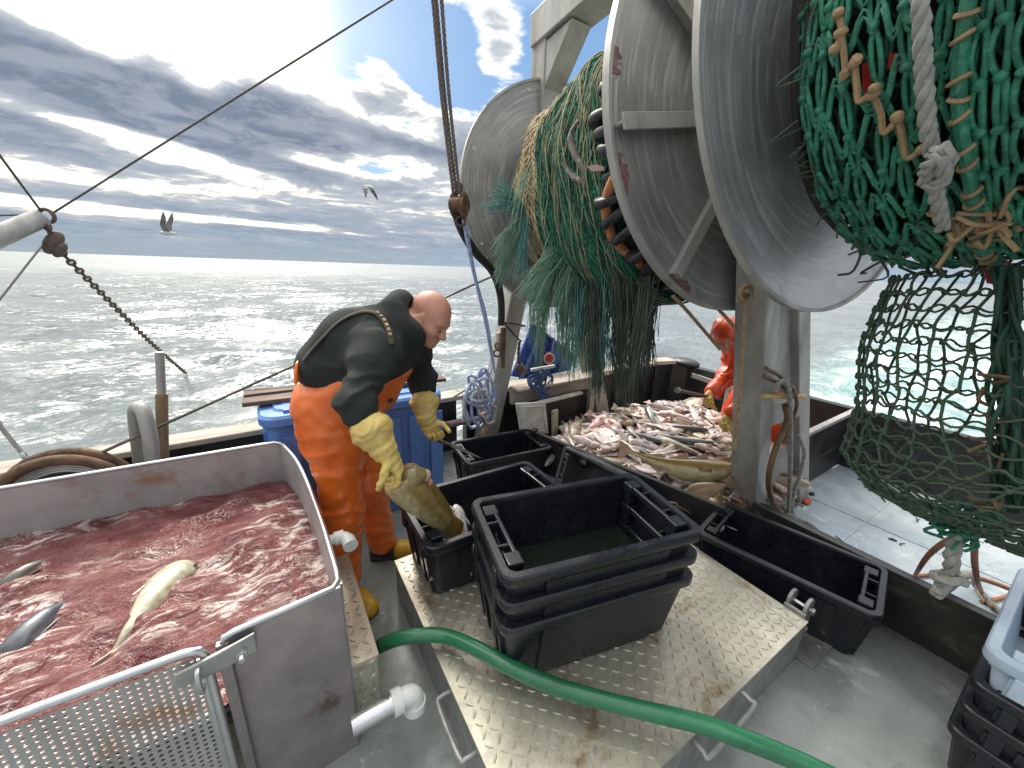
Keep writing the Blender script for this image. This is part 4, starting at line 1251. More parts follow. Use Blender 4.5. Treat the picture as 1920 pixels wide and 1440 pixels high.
def ladder(b, fmap, us, vs, rad, rs, ju=.25, jv=.2, double=0.0, ucl=False, curl=.25, n=5, droph=0.0, nrm_f=None, sub=4, stag=.25):
    """square netting: straight bars along v, S-shaped links along u, knots where they meet"""
    nu, nv = len(us), len(vs); du = abs(us[1] - us[0]); dv = abs(vs[1] - vs[0])
    K = np.zeros((nu, nv, 2))
    for i in range(nu):
        for j in range(nv):
            K[i, j] = (us[i] + rs.normal(0, ju) * du + .18 * du * math.sin(j * 1.1 + i), vs[j] + rs.normal(0, jv) * dv + (stag * dv if i % 2 else 0))
    for i in range(nu):
        for j in range(nv):
            lift = rs.normal(0, rad * .7)
            knot(b, fmap(K[i, j, 0], K[i, j, 1], rad * .8), rad * 1.75, rs)
            if j + 1 < nv:
                for s in ((-1, 1) if double else (0,)):
                    pts = []
                    for t_ in np.linspace(0, 1, sub + 1):
                        uu = K[i, j, 0] * (1 - t_) + K[i, j + 1, 0] * t_ + s * double * math.sin(PI * t_) ** .5 * .9
                        vv = K[i, j, 1] * (1 - t_) + K[i, j + 1, 1] * t_
                        pts.append(fmap(uu, vv, lift * math.sin(PI * t_)))
                    b.tube(pts, rad, n, cap=False)
            i2 = (i + 1) % nu
            if (i + 1 < nu or ucl) and rs.uniform() > droph:
                u0, u1 = K[i, j, 0], K[i2, j, 0]
                if ucl and i2 == 0: u1 += us[-1] - us[0] + (us[1] - us[0])
                sg = 1 if (i + j) % 2 else -1
                for s in ((0, 1) if double else (0,)):
                    pts = []
                    for t_ in np.linspace(0, 1, 8):
                        uu = u0 * (1 - t_) + u1 * t_
                        vv = K[i, j, 1] * (1 - t_) + K[i2, j, 1] * t_ + sg * curl * dv * math.sin(2 * PI * t_) + s * double * 1.5 / max(1e-6, (1.0 if not nrm_f else nrm_f))
                        pts.append(fmap(uu, vv, rad * .6 + .5 * rad * math.sin(PI * t_) + lift * .5))
                    b.tube(pts, rad * (.8 if double else .9), n, cap=False)


rs = np.random.default_rng(31)
b = MB(); lathe(b, [(.86, .20), (.55, .20)], 40); b.build('drum', M['galv'], reel2, ang=30)
cm = lambda R: (lambda u, v, l: rp(u, v, R + l + np.interp(u, [.52, .66], [0, -.055]) + .010 * math.sin(9 * u + 4 * v)))
b = MB(); ladder(b, cm(.655), np.arange(.65, -.6, -.050), np.radians(np.arange(95, 290, 7.5)), .0055, rs, nrm_f=.65)
b.build('inner_netting', M['twine_d'], reel2, ang=180)
b = MB(); ladder(b, cm(.685), np.arange(.635, .24, -.056), np.radians(np.arange(95, 285, 8.5)), .0060, rs, ju=.3, nrm_f=.68)
b.build('middle_netting', mat('mid_green_twine', (.014, .15, .08), (.012, .08, .045), .6, .75, 0, 14, .3, 150), reel2, ang=180)
b = MB(); ladder(b, cm(.722), np.arange(.62, .30, -.053), np.radians(np.arange(98, 268, 8.8)), .0068, rs, ju=.10, jv=.10, double=.010, curl=.36, nrm_f=.72, stag=.12)
b.build('outer_netting', M['twine'], reel2, ang=180)
b = MB(); r1n = np.random.default_rng(61)
ladder(b, lambda u, v, l: rp(u, v, r1(u, v) + .016 + l), np.arange(1.52, 2.16, .034), np.radians(np.arange(75, 305, 5.5)), .0026, r1n, ju=.30, jv=.25, curl=.35, n=4, droph=.25, sub=3)
b.build('loose_netting', mat('light_green_twine', (.03, .26, .14), (.02, .15, .08), .6, .75, 0, 20), reel1, ang=180)
# drawn-tight meshes to the right
b = MB(); ro = np.random.default_rng(8)
ys = np.arange(.285, -.75, -.030); vs_ = np.radians(np.arange(96, 268, 8.2))
for i, y0 in enumerate(ys):
    for j in range(len(vs_) - 1):
        off = 0.0 if (i + j) % 2 else 0.004
        knot(b, rp(y0, vs_[j] + off, .728), .0125, ro)
        for s in (-1, 1):
            sh = ro.normal(0, .0025)
            pts = [rp(y0 + s * (.0045 + .0075 * math.sin(PI * t_)) + sh * math.sin(PI * t_), vs_[j] + (vs_[j + 1] - vs_[j]) * t_, .722 + .010 * math.sin(PI * t_)) for t_ in np.linspace(0, 1, 5)]
            b.tube(pts, .0070, 5, cap=False)
b.build('tight_netting', M['twine'], reel2, ang=180)
# lacing seam: green core whipped with tan twine
b = MB(); pts = [rp(.305 + .006 * math.sin(a * 9), a, .74) for a in np.radians(np.arange(95, 275, 3))]
b.tube(pts, .013, 8); b.build('seam_rope', M['twine'], reel2)
b = MB()
for i, p in enumerate(pts[:-1]):
    if (i * 7) % 10 < 7: b.torus(p, .0155, .0055, pts[i + 1] - p + axd * ro.normal(0, .012) + e2 * ro.normal(0, .01), 12, 5)
zz = [(1582, 30), (1585, 70), (1568, 90), (1580, 135), (1600, 130), (1608, 190), (1632, 175), (1645, 240), (1660, 245), (1680, 220), (1668, 190)]
for ch in ([(1572, 25), (1578, 60), (1566, 92)], [(1576, 62), (1582, 100), (1585, 138)], [(1585, 138), (1602, 120), (1606, 112)], [(1602, 118), (1606, 160), (1610, 190), (1628, 178), (1640, 166)], [(1638, 178), (1652, 215), (1656, 248), (1672, 236), (1682, 218)], [(1684, 222), (1692, 260), (1700, 295), (1718, 288), (1728, 280)]):
    b.tube(smooth_path([cylhit(x, y, .745) for x, y in ch], 5), .0075, 6)
    knot(b, cylhit(*ch[0], .748), .013, ro); knot(b, cylhit(*ch[-1], .748), .013, ro)
for k in range(26):
    p = cylhit(1800 + ro.uniform(-15, 120), 415 + ro.uniform(-14, 22), .745)
    q = p + ro.normal(0, .035, 3); b.tube(smooth_path([p, (p + q) / 2 + ro.normal(0, .02, 3), q], 4), .006, 5)
b.build('tan_lacing', M['twine_tan'], reel2)
b = MB()
for q in ([(1618, 120), (1640, 112), (1636, 165), (1618, 178)], [(1670, 98), (1700, 105), (1698, 135), (1664, 128)]):
    P_ = [cylhit(x, y, .690) for x, y in q]; b.prism(P_, P_[0] - AX(P_[0][1]), .01); b.build('red_rag', M['red_rag'], reel2); b = MB()
P_ = [aX(x, y, 1.86) for x, y in ((1842, 498), (1895, 496), (1890, 535), (1850, 530))]; b.prism(P_, (1, .3, .2), .02)
b.build('red_rag', M['red_rag'], reel2)
# ragged ends along the lower edge
b = MB()
for k in range(150):
    p = rp(ro.uniform(-.3, .58), math.radians(ro.uniform(236, 268)), .70); q = p + ro.normal(0, .035, 3) + np.array([0, 0, -.03])
    b.tube(smooth_path([p, (p + q) / 2 + ro.normal(0, .03, 3), q], 4), .0042, 4)
for k in range(60):
    p = rp(ro.uniform(.56, .66), math.radians(ro.uniform(130, 255)), .66); q = p + ro.normal(0, .028, 3)
    b.tube(smooth_path([p, (p + q) / 2 + ro.normal(0, .04, 3), q], 4), .0032, 4)
b.build('loose_twine', M['twine_o'], reel2)

# thick laid rope hanging down the front of the net
b = MB()
rp_ = [cylhit(x, y, R_) for x, y, R_ in ((1722, -60, .78), (1726, 20, .78), (1731, 100, .78), (1735, 190, .78), (1742, 255, .775), (1748, 288, .775))]
rope3(b, rp_, .0165)
kp = [cylhit(x, y, R_) for x, y, R_ in ((1748, 288, .79), (1768, 278, .81), (1780, 300, .81), (1764, 322, .80), (1738, 318, .80), (1736, 344, .80), (1757, 346, .82), (1772, 330, .82), (1760, 300, .83), (1742, 306, .83), (1745, 335, .80), (1752, 352, .79))]
rope3(b, kp, .0155)
rope3(b, [cylhit(x, y, R_) for x, y, R_ in ((1752, 350, .79), (1758, 380, .785), (1764, 405, .785), (1768, 428, .785))], .0165)
o = b.build('hanging_rope', M['rope_grey'], ang=60)
tag(o, 'thick grey laid rope with a bulky knot hanging down the near net', 'rope')

# ---- the cod end hanging below
sack = empty('cod_end', (1.86, .02, .85), label='empty netting cod end hanging in a bag below the near reel', cat='net')


def sk(u, v, l, inner=0.0):
    """u angle round the bag, v height fraction (0 top, 1 gathered bottom)"""
    a = np.interp(v, [0, .35, .62, .8, .92, 1.0], [.53, .54, .535, .455, .30, .06]) * (1 - inner)
    bb_ = np.interp(v, [0, .35, .62, .8, .92, 1.0], [.10, .15, .17, .15, .09, .02]) * (1 - inner)
    z = 1.67 - .80 * (1 - (1 - v) ** 1.12) + .012 * math.sin(3 * u + 5 * v)
    cy = -.055 + .16 * max(0, v - .6) / .4
    return np.array([1.86 + (bb_ + l) * math.cos(u), cy + (a + l) * math.sin(u) + .02 * math.sin(v * 7), z])


rs = np.random.default_rng(77)
b = MB(); ladder(b, sk, np.linspace(0, 2 * PI, 36, endpoint=False), np.linspace(0, .97, 17), .0044, rs, ju=.07, jv=.07, ucl=True, curl=.20, n=5, stag=0)
b.build('netting', M['twine_o'], sack, ang=180)
b = MB(); ladder(b, lambda u, v, l: sk(u, v, l, .06), np.linspace(PI * .62, PI * 1.45, 9), np.linspace(.60, .98, 7), .0044, rs, ju=.3, jv=.3, curl=.3)
b.build('netting', M['twine_o'], sack, ang=180)
# heavy gathered bundle on the right hand side
b = MB()
for k in range(20):
    x0 = rs.normal(1890, 14)
    pts = smooth_path([aX(x0 + rs.normal(0, 10), y, 1.76 + rs.normal(0, .03)) for y in np.linspace(500, 960, 7)], 4); b.tube(pts, .006, 5)
b.build('gathered_bundle', M['twine_d'], sack, ang=180)
b = MB()
for k in range(11):
    y0 = rs.uniform(700, 950); p = aX(rs.normal(1868, 14), y0, 1.72); q = p + rs.normal(0, .03, 3); b.tube(smooth_path([p, (p + q) / 2 + rs.normal(0, .02, 3), q], 3), .005, 5)
b.build('tan_lacing', mat('brown_lacing_twine', (.14, .085, .04), (.08, .05, .03), .7, .8), sack)
b = MB(); gp = sk(0, 1.0, 0)
for k in range(60):
    p = gp + rs.normal(0, .028, 3) * np.array([1, 1.2, .35]) + np.array([0, 0, .02]); q = p + rs.normal(0, .028, 3) + np.array([0, 0, -.01])
    b.tube(smooth_path([p, (p + q) / 2 + rs.normal(0, .03, 3), q], 4), .0055, 5)
b.build('gathered_knot', M['twine'], sack)
b = MB(); rope3(b, [gp, gp + [.0, -.005, -.09], gp + [.02, -.02, -.17]], .022)
kn = gp + np.array([.02, -.02, -.2])
rope3(b, [kn + np.array(o_) * .035 for o_ in ((0, 0, 1), (1, 0, .3), (.4, 1, -.4), (-1, .3, .2), (-.3, -1, .6), (1, -.3, -.2), (.2, .4, -1), (-.6, .2, -1.8))], .016)
rope3(b, [kn + [-.02, .01, -.06], dk(1820, 1075, .16), dk(1832, 1100, .03), dk(1850, 1125, .02), dk(1880, 1150, .02)], .019)
b.build('cod_line', M['rope_grey'], sack, ang=60)

# ------------------------------------------------------------------ figures: signed distance fields meshed by surface nets
_lat = np.random.default_rng(99).normal(0, 1, (32, 32, 32))


def vnoise(P, sc_):
    Q = P * sc_; I = np.floor(Q).astype(int); F = Q - I; F = F * F * (3 - 2 * F); r = 0
    for dx in (0, 1):
        for dy in (0, 1):
            for dz in (0, 1):
                w_ = (F[..., 0] if dx else 1 - F[..., 0]) * (F[..., 1] if dy else 1 - F[..., 1]) * (F[..., 2] if dz else 1 - F[..., 2])
                r = r + w_ * _lat[(I[..., 0] + dx) % 32, (I[..., 1] + dy) % 32, (I[..., 2] + dz) % 32]
    return r


class SDF:
    def __init__(s): s.p = []; s.lo = np.full(3, 1e9); s.hi = -s.lo.copy()

    def _b(s, c, r):
        c = np.asarray(c, float); s.lo = np.minimum(s.lo, c - r); s.hi = np.maximum(s.hi, c + r)

    def cone(s, a, b, r0, r1=None, k=.03, flat=None):
        a, b = np.asarray(a, float), np.asarray(b, float); r1 = r0 if r1 is None else r1
        s._b(a, r0 * 1.3); s._b(b, r1 * 1.3); s.p.append(('c', a, b, r0, r1, k, flat)); return s

    def ell(s, c, r, R=None, k=.03, sub=False):
        c = np.asarray(c, float); r = np.asarray(r, float) * np.ones(3)
        if not sub: s._b(c, r.max())
        s.p.append(('s' if sub else 'e', c, r, R, k)); return s

    def plane(s, c, n, k=.012):     # cut away everything on the n side
        s.p.append(('p', np.asarray(c, float), nrm(n), k)); return s

    def fn(s, P):
        d = None
        for q in s.p:
            if q[0] == 'c':
                _, a, b, r0, r1, k, flat = q
                ba = b - a; t = np.clip(((P - a) @ ba) / max(1e-9, ba @ ba), 0, 1)
                D_ = P - (a + t[..., None] * ba)
                if flat is not None:     # widen across the given axis
                    ax, f_ = flat; c_ = D_ @ ax; D_ = D_ - c_[..., None] * ax * (1 - 1 / f_)
                e = np.linalg.norm(D_, axis=-1) - (r0 + (r1 - r0) * t)
            elif q[0] in 'es':
                _, c, r, R, k = q
                D_ = P - c
                if R is not None: D_ = D_ @ R
                k0 = np.linalg.norm(D_ / r, axis=-1); k1 = np.linalg.norm(D_ / (r * r), axis=-1)
                e = k0 * (k0 - 1) / np.maximum(k1, 1e-6)
            else:
                _, c, n, k = q
                d = np.maximum(d, (P - c) @ n); continue
            if d is None: d = e
            elif q[0] == 's':
                h_ = np.clip(.5 - .5 * (d + e) / k, 0, 1); d = d * (1 - h_) + (-e) * h_ + k * h_ * (1 - h_)
            else:
                h_ = np.clip(.5 + .5 * (d - e) / k, 0, 1); d = d * (1 - h_) + e * h_ - k * h_ * (1 - h_)
        return d

    def mesh(s, h=.01, disp=None, pad=.03):
        lo, hi = s.lo - pad, s.hi + pad
        n = np.ceil((hi - lo) / h).astype(int) + 1
        ax = [lo[i] + h * np.arange(n[i]) for i in range(3)]
        G = np.empty(n); 
        for i in range(n[0]):
            P = np.stack(np.meshgrid([ax[0][i]], ax[1], ax[2], indexing='ij'), -1)[0]
            d = s.fn(P)
            if disp is not None: d = d + disp(P)
            G[i] = d
        S = G < 0
        cs = [S[a:n[0] - 1 + a, b:n[1] - 1 + b, c:n[2] - 1 + c] for a in (0, 1) for b in (0, 1) for c in (0, 1)]
        cnt = sum(c.astype(int) for c in cs); act = (cnt > 0) & (cnt < 8)
        idx = np.full(act.shape, -1); C = np.argwhere(act); idx[act] = np.arange(len(C))
        acc = np.zeros((len(C), 3)); m_ = np.zeros(len(C))
        cor = np.array([(a, b, c) for a in (0, 1) for b in (0, 1) for c in (0, 1)])
        val = np.stack([G[C[:, 0] + q[0], C[:, 1] + q[1], C[:, 2] + q[2]] for q in cor], 1)
        for i in range(8):
            for j in range(i + 1, 8):
                if np.abs(cor[i] - cor[j]).sum() == 1:
                    x = (val[:, i] < 0) != (val[:, j] < 0)
                    t = np.where(x, val[:, i] / np.where(x, val[:, i] - val[:, j], 1), 0)
                    acc += np.where(x[:, None], cor[i] + t[:, None] * (cor[j] - cor[i]), 0); m_ += x
        V = lo + (C + acc / m_[:, None]) * h
        F = []
        for a in range(3):
            b_, c_ = (a + 1) % 3, (a + 2) % 3
            sl0 = [slice(None)] * 3; sl1 = [slice(None)] * 3
            sl0[a] = slice(0, n[a] - 1); sl1[a] = slice(1, n[a])
            X = S[tuple(sl0)] != S[tuple(sl1)]
            E_ = np.argwhere(X); E_ = E_[(E_[:, b_] > 0) & (E_[:, c_] > 0) & (E_[:, b_] < n[b_] - 1) & (E_[:, c_] < n[c_] - 1)]
            o = np.zeros(3, int); ob = o.copy(); ob[b_] = 1; oc = o.copy(); oc[c_] = 1
            q = [idx[tuple((E_ - ob - oc).T)], idx[tuple((E_ - oc).T)], idx[tuple(E_.T)], idx[tuple((E_ - ob).T)]]
            Q = np.stack(q, 1); ins = S[tuple(E_.T)]
            Q[~ins] = Q[~ins][:, ::-1]
            F.append(Q)
        F = np.concatenate(F)
        return V, F

    def build(s, name, m_, parent, h=.01, disp=None):
        V, F = s.mesh(h, disp)
        b = MB(); b.v = V.tolist(); b.n = len(V); b.f = [tuple(map(int, f)) for f in F]; b.mi = [0] * len(F); b.col = [(1, 1, 1)] * len(V)
        return b.build(name, m_, parent, ang=180)


def frame(fwd, up):
    f = nrm(fwd); u = nrm(np.asarray(up, float) - f * np.dot(f, up)); l = np.cross(u, f)
    return f, l, u


def head_sdf(S, c, fwd, up, sc_=.93):
    f, l, u = frame(fwd, up); R = np.stack([f, l, u], 1)
    w_ = lambda x, y, z: np.asarray(c) + sc_ * (f * x + l * y + u * z)
    E = lambda p, r, k=.02, sub=False: S.ell(w_(*p), np.array(r) * sc_, R, k * sc_, sub)
    E((-.014, 0, .042), (.102, .079, .090))
    E((.030, 0, -.030), (.062, .062, .092), .04)
    E((.034, 0, -.084), (.052, .050, .034), .03)
    E((.070, 0, -.104), (.020, .024, .018), .025)
    E((.075, 0, .018), (.022, .052, .015), .025)
    for s in (-1, 1):
        E((.052, s * .040, -.034), (.036, .026, .026), .03)
        E((.093, s * .031, -.006), (.016, .018, .013), .014, True)
        E((.074, s * .031, -.006), (.016, .017, .012), .006)
        E((.098, s * .012, -.040), (.013, .0095, .0085), .010)
        E((-.008, s * .079, -.012), (.020, .010, .034), .008)
        E((-.002, s * .088, -.012), (.010, .006, .020), .006, True)
    S.cone(w_(.084, 0, .004), w_(.112, 0, -.038), .0085 * sc_, .0130 * sc_, .014)
    E((.0865, 0, -.063), (.013, .026, .0065), .008)
    E((.0855, 0, -.076), (.013, .022, .0070), .008)
    E((.100, 0, -.0695), (.010, .026, .0022), .004, True)
    return w_, R


def hand_sdf(S, wrist, d, n, side, curl=(35, 40, 30), thumb=.5, sc_=1.0, spread=.0, fat=1.0):
    """palm with four separate bent fingers and an opposed thumb; n is the way the palm faces"""
    d = nrm(d); n = nrm(np.asarray(n, float) - d * np.dot(d, n)); a = np.cross(d, n) * side
    W = np.asarray(wrist, float); L = .092 * sc_
    R = np.stack([d, a, n], 1)
    S.ell(W + d * L * .52, np.array([.058, .044, .019 * fat]) * sc_, R, .012)
    S.cone(W, W + d * L * .4, .029 * sc_, .027 * sc_, .02, (a, 1.3))
    for i, (off, ln, r) in enumerate(((.031, .070, .0095), (.0105, .079, .0100), (-.0105, .073, .0095), (-.030, .056, .0085))):
        p = W + d * (L * (.94 - (.08 if i == 3 else 0))) + a * off * sc_
        ang = spread * (off / .03); q = nrm(d + a * ang); nn = n.copy(); r = r * sc_ * fat
        for seg, (fr_, cu) in enumerate(zip((.45, .31, .26), curl)):
            th = math.radians(cu + (i - 1.5) * 4); q, nn = q * math.cos(th) + nn * math.sin(th), nn * math.cos(th) - q * math.sin(th)
            e = p + q * ln * fr_ * sc_
            S.cone(p, e, r * (1 - .08 * seg), r * (.92 - .09 * seg), .005 if seg else .009); p = e
    p = W + d * .026 * sc_ + a * .030 * sc_; q = nrm(a * .75 + d * .75 + n * thumb)
    for seg, (ln, bend) in enumerate(((.042, 0), (.034, 28), (.027, 24))):
        th = math.radians(bend); q = nrm(q * math.cos(th) + nrm(n * .6 + d * .3 - a * .5) * math.sin(th)); e = p + q * ln * sc_
        S.cone(p, e, (.0145 - .0018 * seg) * sc_ * fat, (.013 - .002 * seg) * sc_ * fat, .012 if seg == 0 else .005); p = e


def trace(S, px, py, off=.004):
    """the point of a cloth surface seen at a photo point (closest approach when it misses)"""
    d = ray(px, py); d = d / np.linalg.norm(d); s = .7; best = (9, None)
    for _ in range(160):
        p = np.array([0, 0, H]) + d * s; e = float(S.fn(p[None, :])[0])
        if e < best[0]: best = (e, p)
        if e < off: return p
        s += max(.002, e * .7)
        if s > 4: break
    return best[1]


def folds(axis, amp, freq, seed=0., mask=None):
    """cloth creases running across an axis"""
    axis = nrm(axis)
    def f(P):
        s = P @ axis
        n = vnoise(P + seed, freq * .45); q = vnoise(P * 1.0 + seed + n[..., None] * .03, freq)
        v = amp * (1 - np.abs(q) * 1.3) * .6 + amp * .5 * np.sin(s * freq * 5 + n * 2.2)
        return v if mask is None else v * mask(P)
    return f


# ------------------------------------------------------------------ the man with the cod
man = empty('person', (.27, 1.85, 0), label='bald man in dark hoodie and orange bib trousers bending over a tub holding a cod', cat='person')
HC = aY(806, 598, 1.70)
pel = np.array([.22, 1.84, .97]); nkb = np.array([.50, 1.735, 1.365])
shN, shF = np.array([.365, 1.595, 1.30]), np.array([.60, 1.885, 1.265])
elN, wrN = aY(664, 752, 1.47), aY(718, 840, 1.37)
elF, wrF = aY(792, 710, 1.93), aY(799, 782, 1.82)
hipN, hipF = np.array([.180, 1.755, .95]), np.array([.30, 1.945, .94])
knN, knF = np.array([.185, 1.775, .50]), aY(694, 900, 1.92)
anN, anF = dk(648, 1092, .09), dk(716, 1020, .09)
fwd = nrm([.56, -.70, -.52])
hup = nrm([.42, -.30, .86])

S = SDF()      # the whole body, one surface
w_, HR = head_sdf(S, HC, fwd, hup)
S.cone(w_(-.03, 0, -.05), nkb, .056, .062, .04)
S.cone(nkb, (pel + nkb) / 2, .085, .10, .05); S.cone((pel + nkb) / 2, pel, .10, .10, .05)
for a, b_, c_ in ((shN, elN, wrN), (shF, elF, wrF)):
    S.cone(nkb, a, .06, .05, .04); S.cone(a, b_, .045, .036, .03); S.cone(b_, c_, .036, .026, .03)
for a, b_, c_ in ((hipN, knN, anN), (hipF, knF, anF)):
    S.cone(pel, a, .09, .08, .04); S.cone(a, b_, .075, .05, .03); S.cone(b_, c_, .05, .035, .03)
S.build('body', M['skin'], man, h=.0052)
# lashes and brows
b = MB()
for s in (-1, 1):
    b.tube([w_(.0895, s * .018, -.0125), w_(.092, s * .028, -.0150), w_(.088, s * .041, -.0135)], .0014, 5)
b.build('eyelashes', mat('dark_brown_lash', (.05, .025, .018), None, .8), man)
b = MB()
for s in (-1, 1):
    b.tube(smooth_path([w_(.094, s * .014, .013), w_(.0935, s * .030, .0175), w_(.080, s * .047, .013)], 4), .0026, 6)
b.build('eyebrows', mat('sandy_brow', (.20, .095, .055), None, .8), man)

# hoodie
side_ax = nrm(shF - shN); chest = nrm(np.cross(nkb - pel, side_ax)); chest = chest if chest[0] > 0 else -chest
S = SDF()
m1 = pel * .72 + nkb * .28 + np.array([.0, 0, .02]); m2 = pel * .35 + nkb * .65
lb = aY(610, 688, 1.80)
S.cone(lb, m2 - chest * .02, .102, .138, .06, (side_ax, 1.25)); S.cone(m1 - chest * .01, m2 - chest * .02, .132, .138, .06, (side_ax, 1.25))
S.cone(aY(607, 676, 1.84), aY(652, 634, 1.80), .085, .100, .09); S.cone(aY(652, 634, 1.80), aY(706, 610, 1.74), .100, .090, .09)
S.cone(m2 - chest * .02, nkb - chest * .02 - np.array([.02, 0, .03]), .138, .102, .07, (side_ax, 1.33))
for a, b_, c_ in ((shN, elN, wrN), (shF, elF, wrF)):
    up_ = nrm(b_ - a)
    S.cone(m2 * .25 + nkb * .75, a + up_ * .02, .088, .074, .09)
    S.cone(a, b_, .074, .064, .08); S.cone(b_, b_ * .36 + c_ * .64, .063, .054, .05)
# hood lying round the neck
rc = nkb + np.array([.02, 0, .02]) + hup * .025
for k in range(14):
    an = 2 * PI * k / 14; e = side_ax * math.cos(an) * .080 + chest * math.sin(an) * .068
    e2_ = side_ax * math.cos(an + 2 * PI / 14) * .080 + chest * math.sin(an + 2 * PI / 14) * .068
    bk = max(0, -math.sin(an)) * .060; bk2 = max(0, -math.sin(an + 2 * PI / 14)) * .060
    S.cone(rc + e + hup * bk - chest * bk * .15, rc + e2_ + hup * bk2 - chest * bk2 * .15, .034, .034, .03)
    S.cone(rc + e * 1.2 - hup * .02, rc + e2_ * 1.2 - hup * .02, .040, .040, .04)
S.cone(rc - chest * .070 + hup * .03 - side_ax * .06, rc - chest * .070 + hup * .03 + side_ax * .06, .042, .042, .04)
S.ell(w_(.0, 0, -.02), np.array([.125, .083, .12]), HR, .014, True)
cr = [(elN, nrm(wrN - shN), .16, 62), (elF, nrm(wrF - shF), .15, 62), (m1, nrm(nkb - pel), .16, 46), (shN * .8 + m2 * .2, nrm(elN - m2), .12, 40), (wrN * .8 + elN * .2, nrm(wrN - elN), .08, 80)]
def crease(cr, amp, seed):
    def f(P):
        v = 0
        for c, ax_, rad, fr in cr:
            s_ = (P - c) @ ax_; wgt = np.exp(-((P - c) ** 2).sum(-1) / rad ** 2)
            n = vnoise(P + seed, 7) * 1.5 + vnoise(P + seed, 16) * .6
            v = v + wgt * amp * (np.abs(np.sin(s_ * fr * .5 + n)) - .6)
        return v
    return f
cr += [(m2 + side_ax * -.14, nrm([.2, .1, 1]), .16, 46), (nkb - side_ax * .1, nrm(side_ax), .12, 60)]
fo1 = crease(cr, .0145, 1.7)
SH = S
S.build('hoodie', M['hoodie'], man, h=.007, disp=lambda P: fo1(P) + .0035 * vnoise(P, 11))

# bib trousers
S = SDF()
S.cone(pel + [-.01, 0, .05], pel + [0, 0, -.07], .150, .163, .06, (side_ax, 1.22))
S.cone(pel + [-.02, 0, .06], pel + (nkb - pel) * .42 + chest * .01 + [-.01, 0, -.01], .150, .150, .06, (side_ax, 1.25))
for a, b_, c_ in ((hipN, knN, anN), (hipF, knF, anF)):
    S.cone(a + [0, 0, -.02], b_, .113, .089, .07); S.cone(b_, c_ + [0, 0, .03], .089, .080, .06)
# bib panel up the chest
bibc = pel + (nkb - pel) * .70 + chest * .115
bibw = pel + (nkb - pel) * .32 + chest * .115
S.cone(bibw, bibc, .05, .036, .03, (side_ax, 2.6))
topc = pel + (nkb - pel) * .46
S.plane(topc - chest * .12, nrm((nkb - pel) * .9 - chest * 1.15), .01)
cr2 = [(knN, (.1, 0, 1), .20, 52), (knF, (.1, 0, 1), .20, 52), (anN + [0, 0, .12], (0, .1, 1), .14, 80), (anF + [0, 0, .12], (0, .1, 1), .14, 80), ((hipN + hipF) / 2 + [.08, 0, -.05], nrm([.6, -.3, .7]), .18, 55), (pel + [0, 0, .07], (.2, 0, 1), .16, 70)]
cr2 += [(pel + [-.1, -.1, -.12], (.3, .2, 1), .14, 60)]
cr2 = [(np.asarray(c), nrm(a_), r_, f_) for c, a_, r_, f_ in cr2]
fa = crease(cr2, .0125, 3.1)
S.build('bib_trousers', M['oil'], man, h=.0078, disp=lambda P: fa(P) + .0035 * vnoise(P * np.array([1, 1, .55]), 8) + .0025 * vnoise(P, 24))
# raised back flap and braces
b = MB()
fl_p = [(551, 700, 1.72), (556, 682, 1.74), (568, 667, 1.80), (577, 665, 1.84), (571, 678, 1.82), (562, 694, 1.76), (558, 716, 1.72), (552, 722, 1.70)]
b.prism([aY(*q) for q in fl_p], -chest, .014); b.build('back_flap', M['oil'], man, smooth=False, bevel=.005)
bp = MB()
for pts in ([(568, 676), (584, 656), (606, 632), (632, 606), (660, 590), (686, 584), (706, 588), (721, 603), (730, 622), (735, 645)],):
    P_ = smooth_path([trace(SH, *q) for q in pts], 5)
    bp.tube([p + nrm(np.array([0, 0, H]) - p) * .003 for p in P_], .0105, 8, flat=.45)
bp.build('brace', M['strap'], man)
b = MB()
P_ = [trace(SH, x, y) for x, y in ((706, 584), (713, 590), (719, 597), (724, 606), (728, 615), (731, 624), (733, 633))]
for i in range(0, len(P_) - 1): q = nrm(np.array([0, 0, H]) - P_[i]) * .012; b.bar(P_[i] + q, P_[i] * .45 + P_[i + 1] * .55 + q, .012, .006)
b.build('brace_stitching', M['rope_tan'], man, smooth=False)
b = MB(); p = trace(S, 731, 751); b.box(p, (.024, .024, .012), math.radians(-35)); b.build('bib_patch', M['boot_k'], man, smooth=False)

# gloves
S = SDF()
dN = nrm(aY(764, 900, 1.335) - wrN)
S.cone(wrN * .66 + elN * .34, wrN * .98 + elN * .02, .081, .050, .02); S.cone(wrN, wrN + dN * .03, .046, .038, .02)
hand_sdf(S, wrN + dN * .015, dN, nrm([.35, -.15, -1]), -1, (38, 48, 34), .7, 1.10, .05, 1.18)
g_f = folds(dN, .003, 34, 3.1)
S.build('glove', M['glove'], man, h=.0042, disp=g_f)
S = SDF()
dF = nrm(aY(812, 812, 1.80) - wrF)
S.cone(wrF * .66 + elF * .34, wrF, .078, .048, .02); S.cone(wrF, wrF + dF * .03, .044, .036, .02)
hand_sdf(S, wrF + dF * .015, dF, nrm([.1, -1, -.2]), -1, (62, 68, 52), .8, 1.05, .0, 1.15)
S.build('glove', M['glove'], man, h=.0042, disp=folds(dF, .003, 34, 8.1))

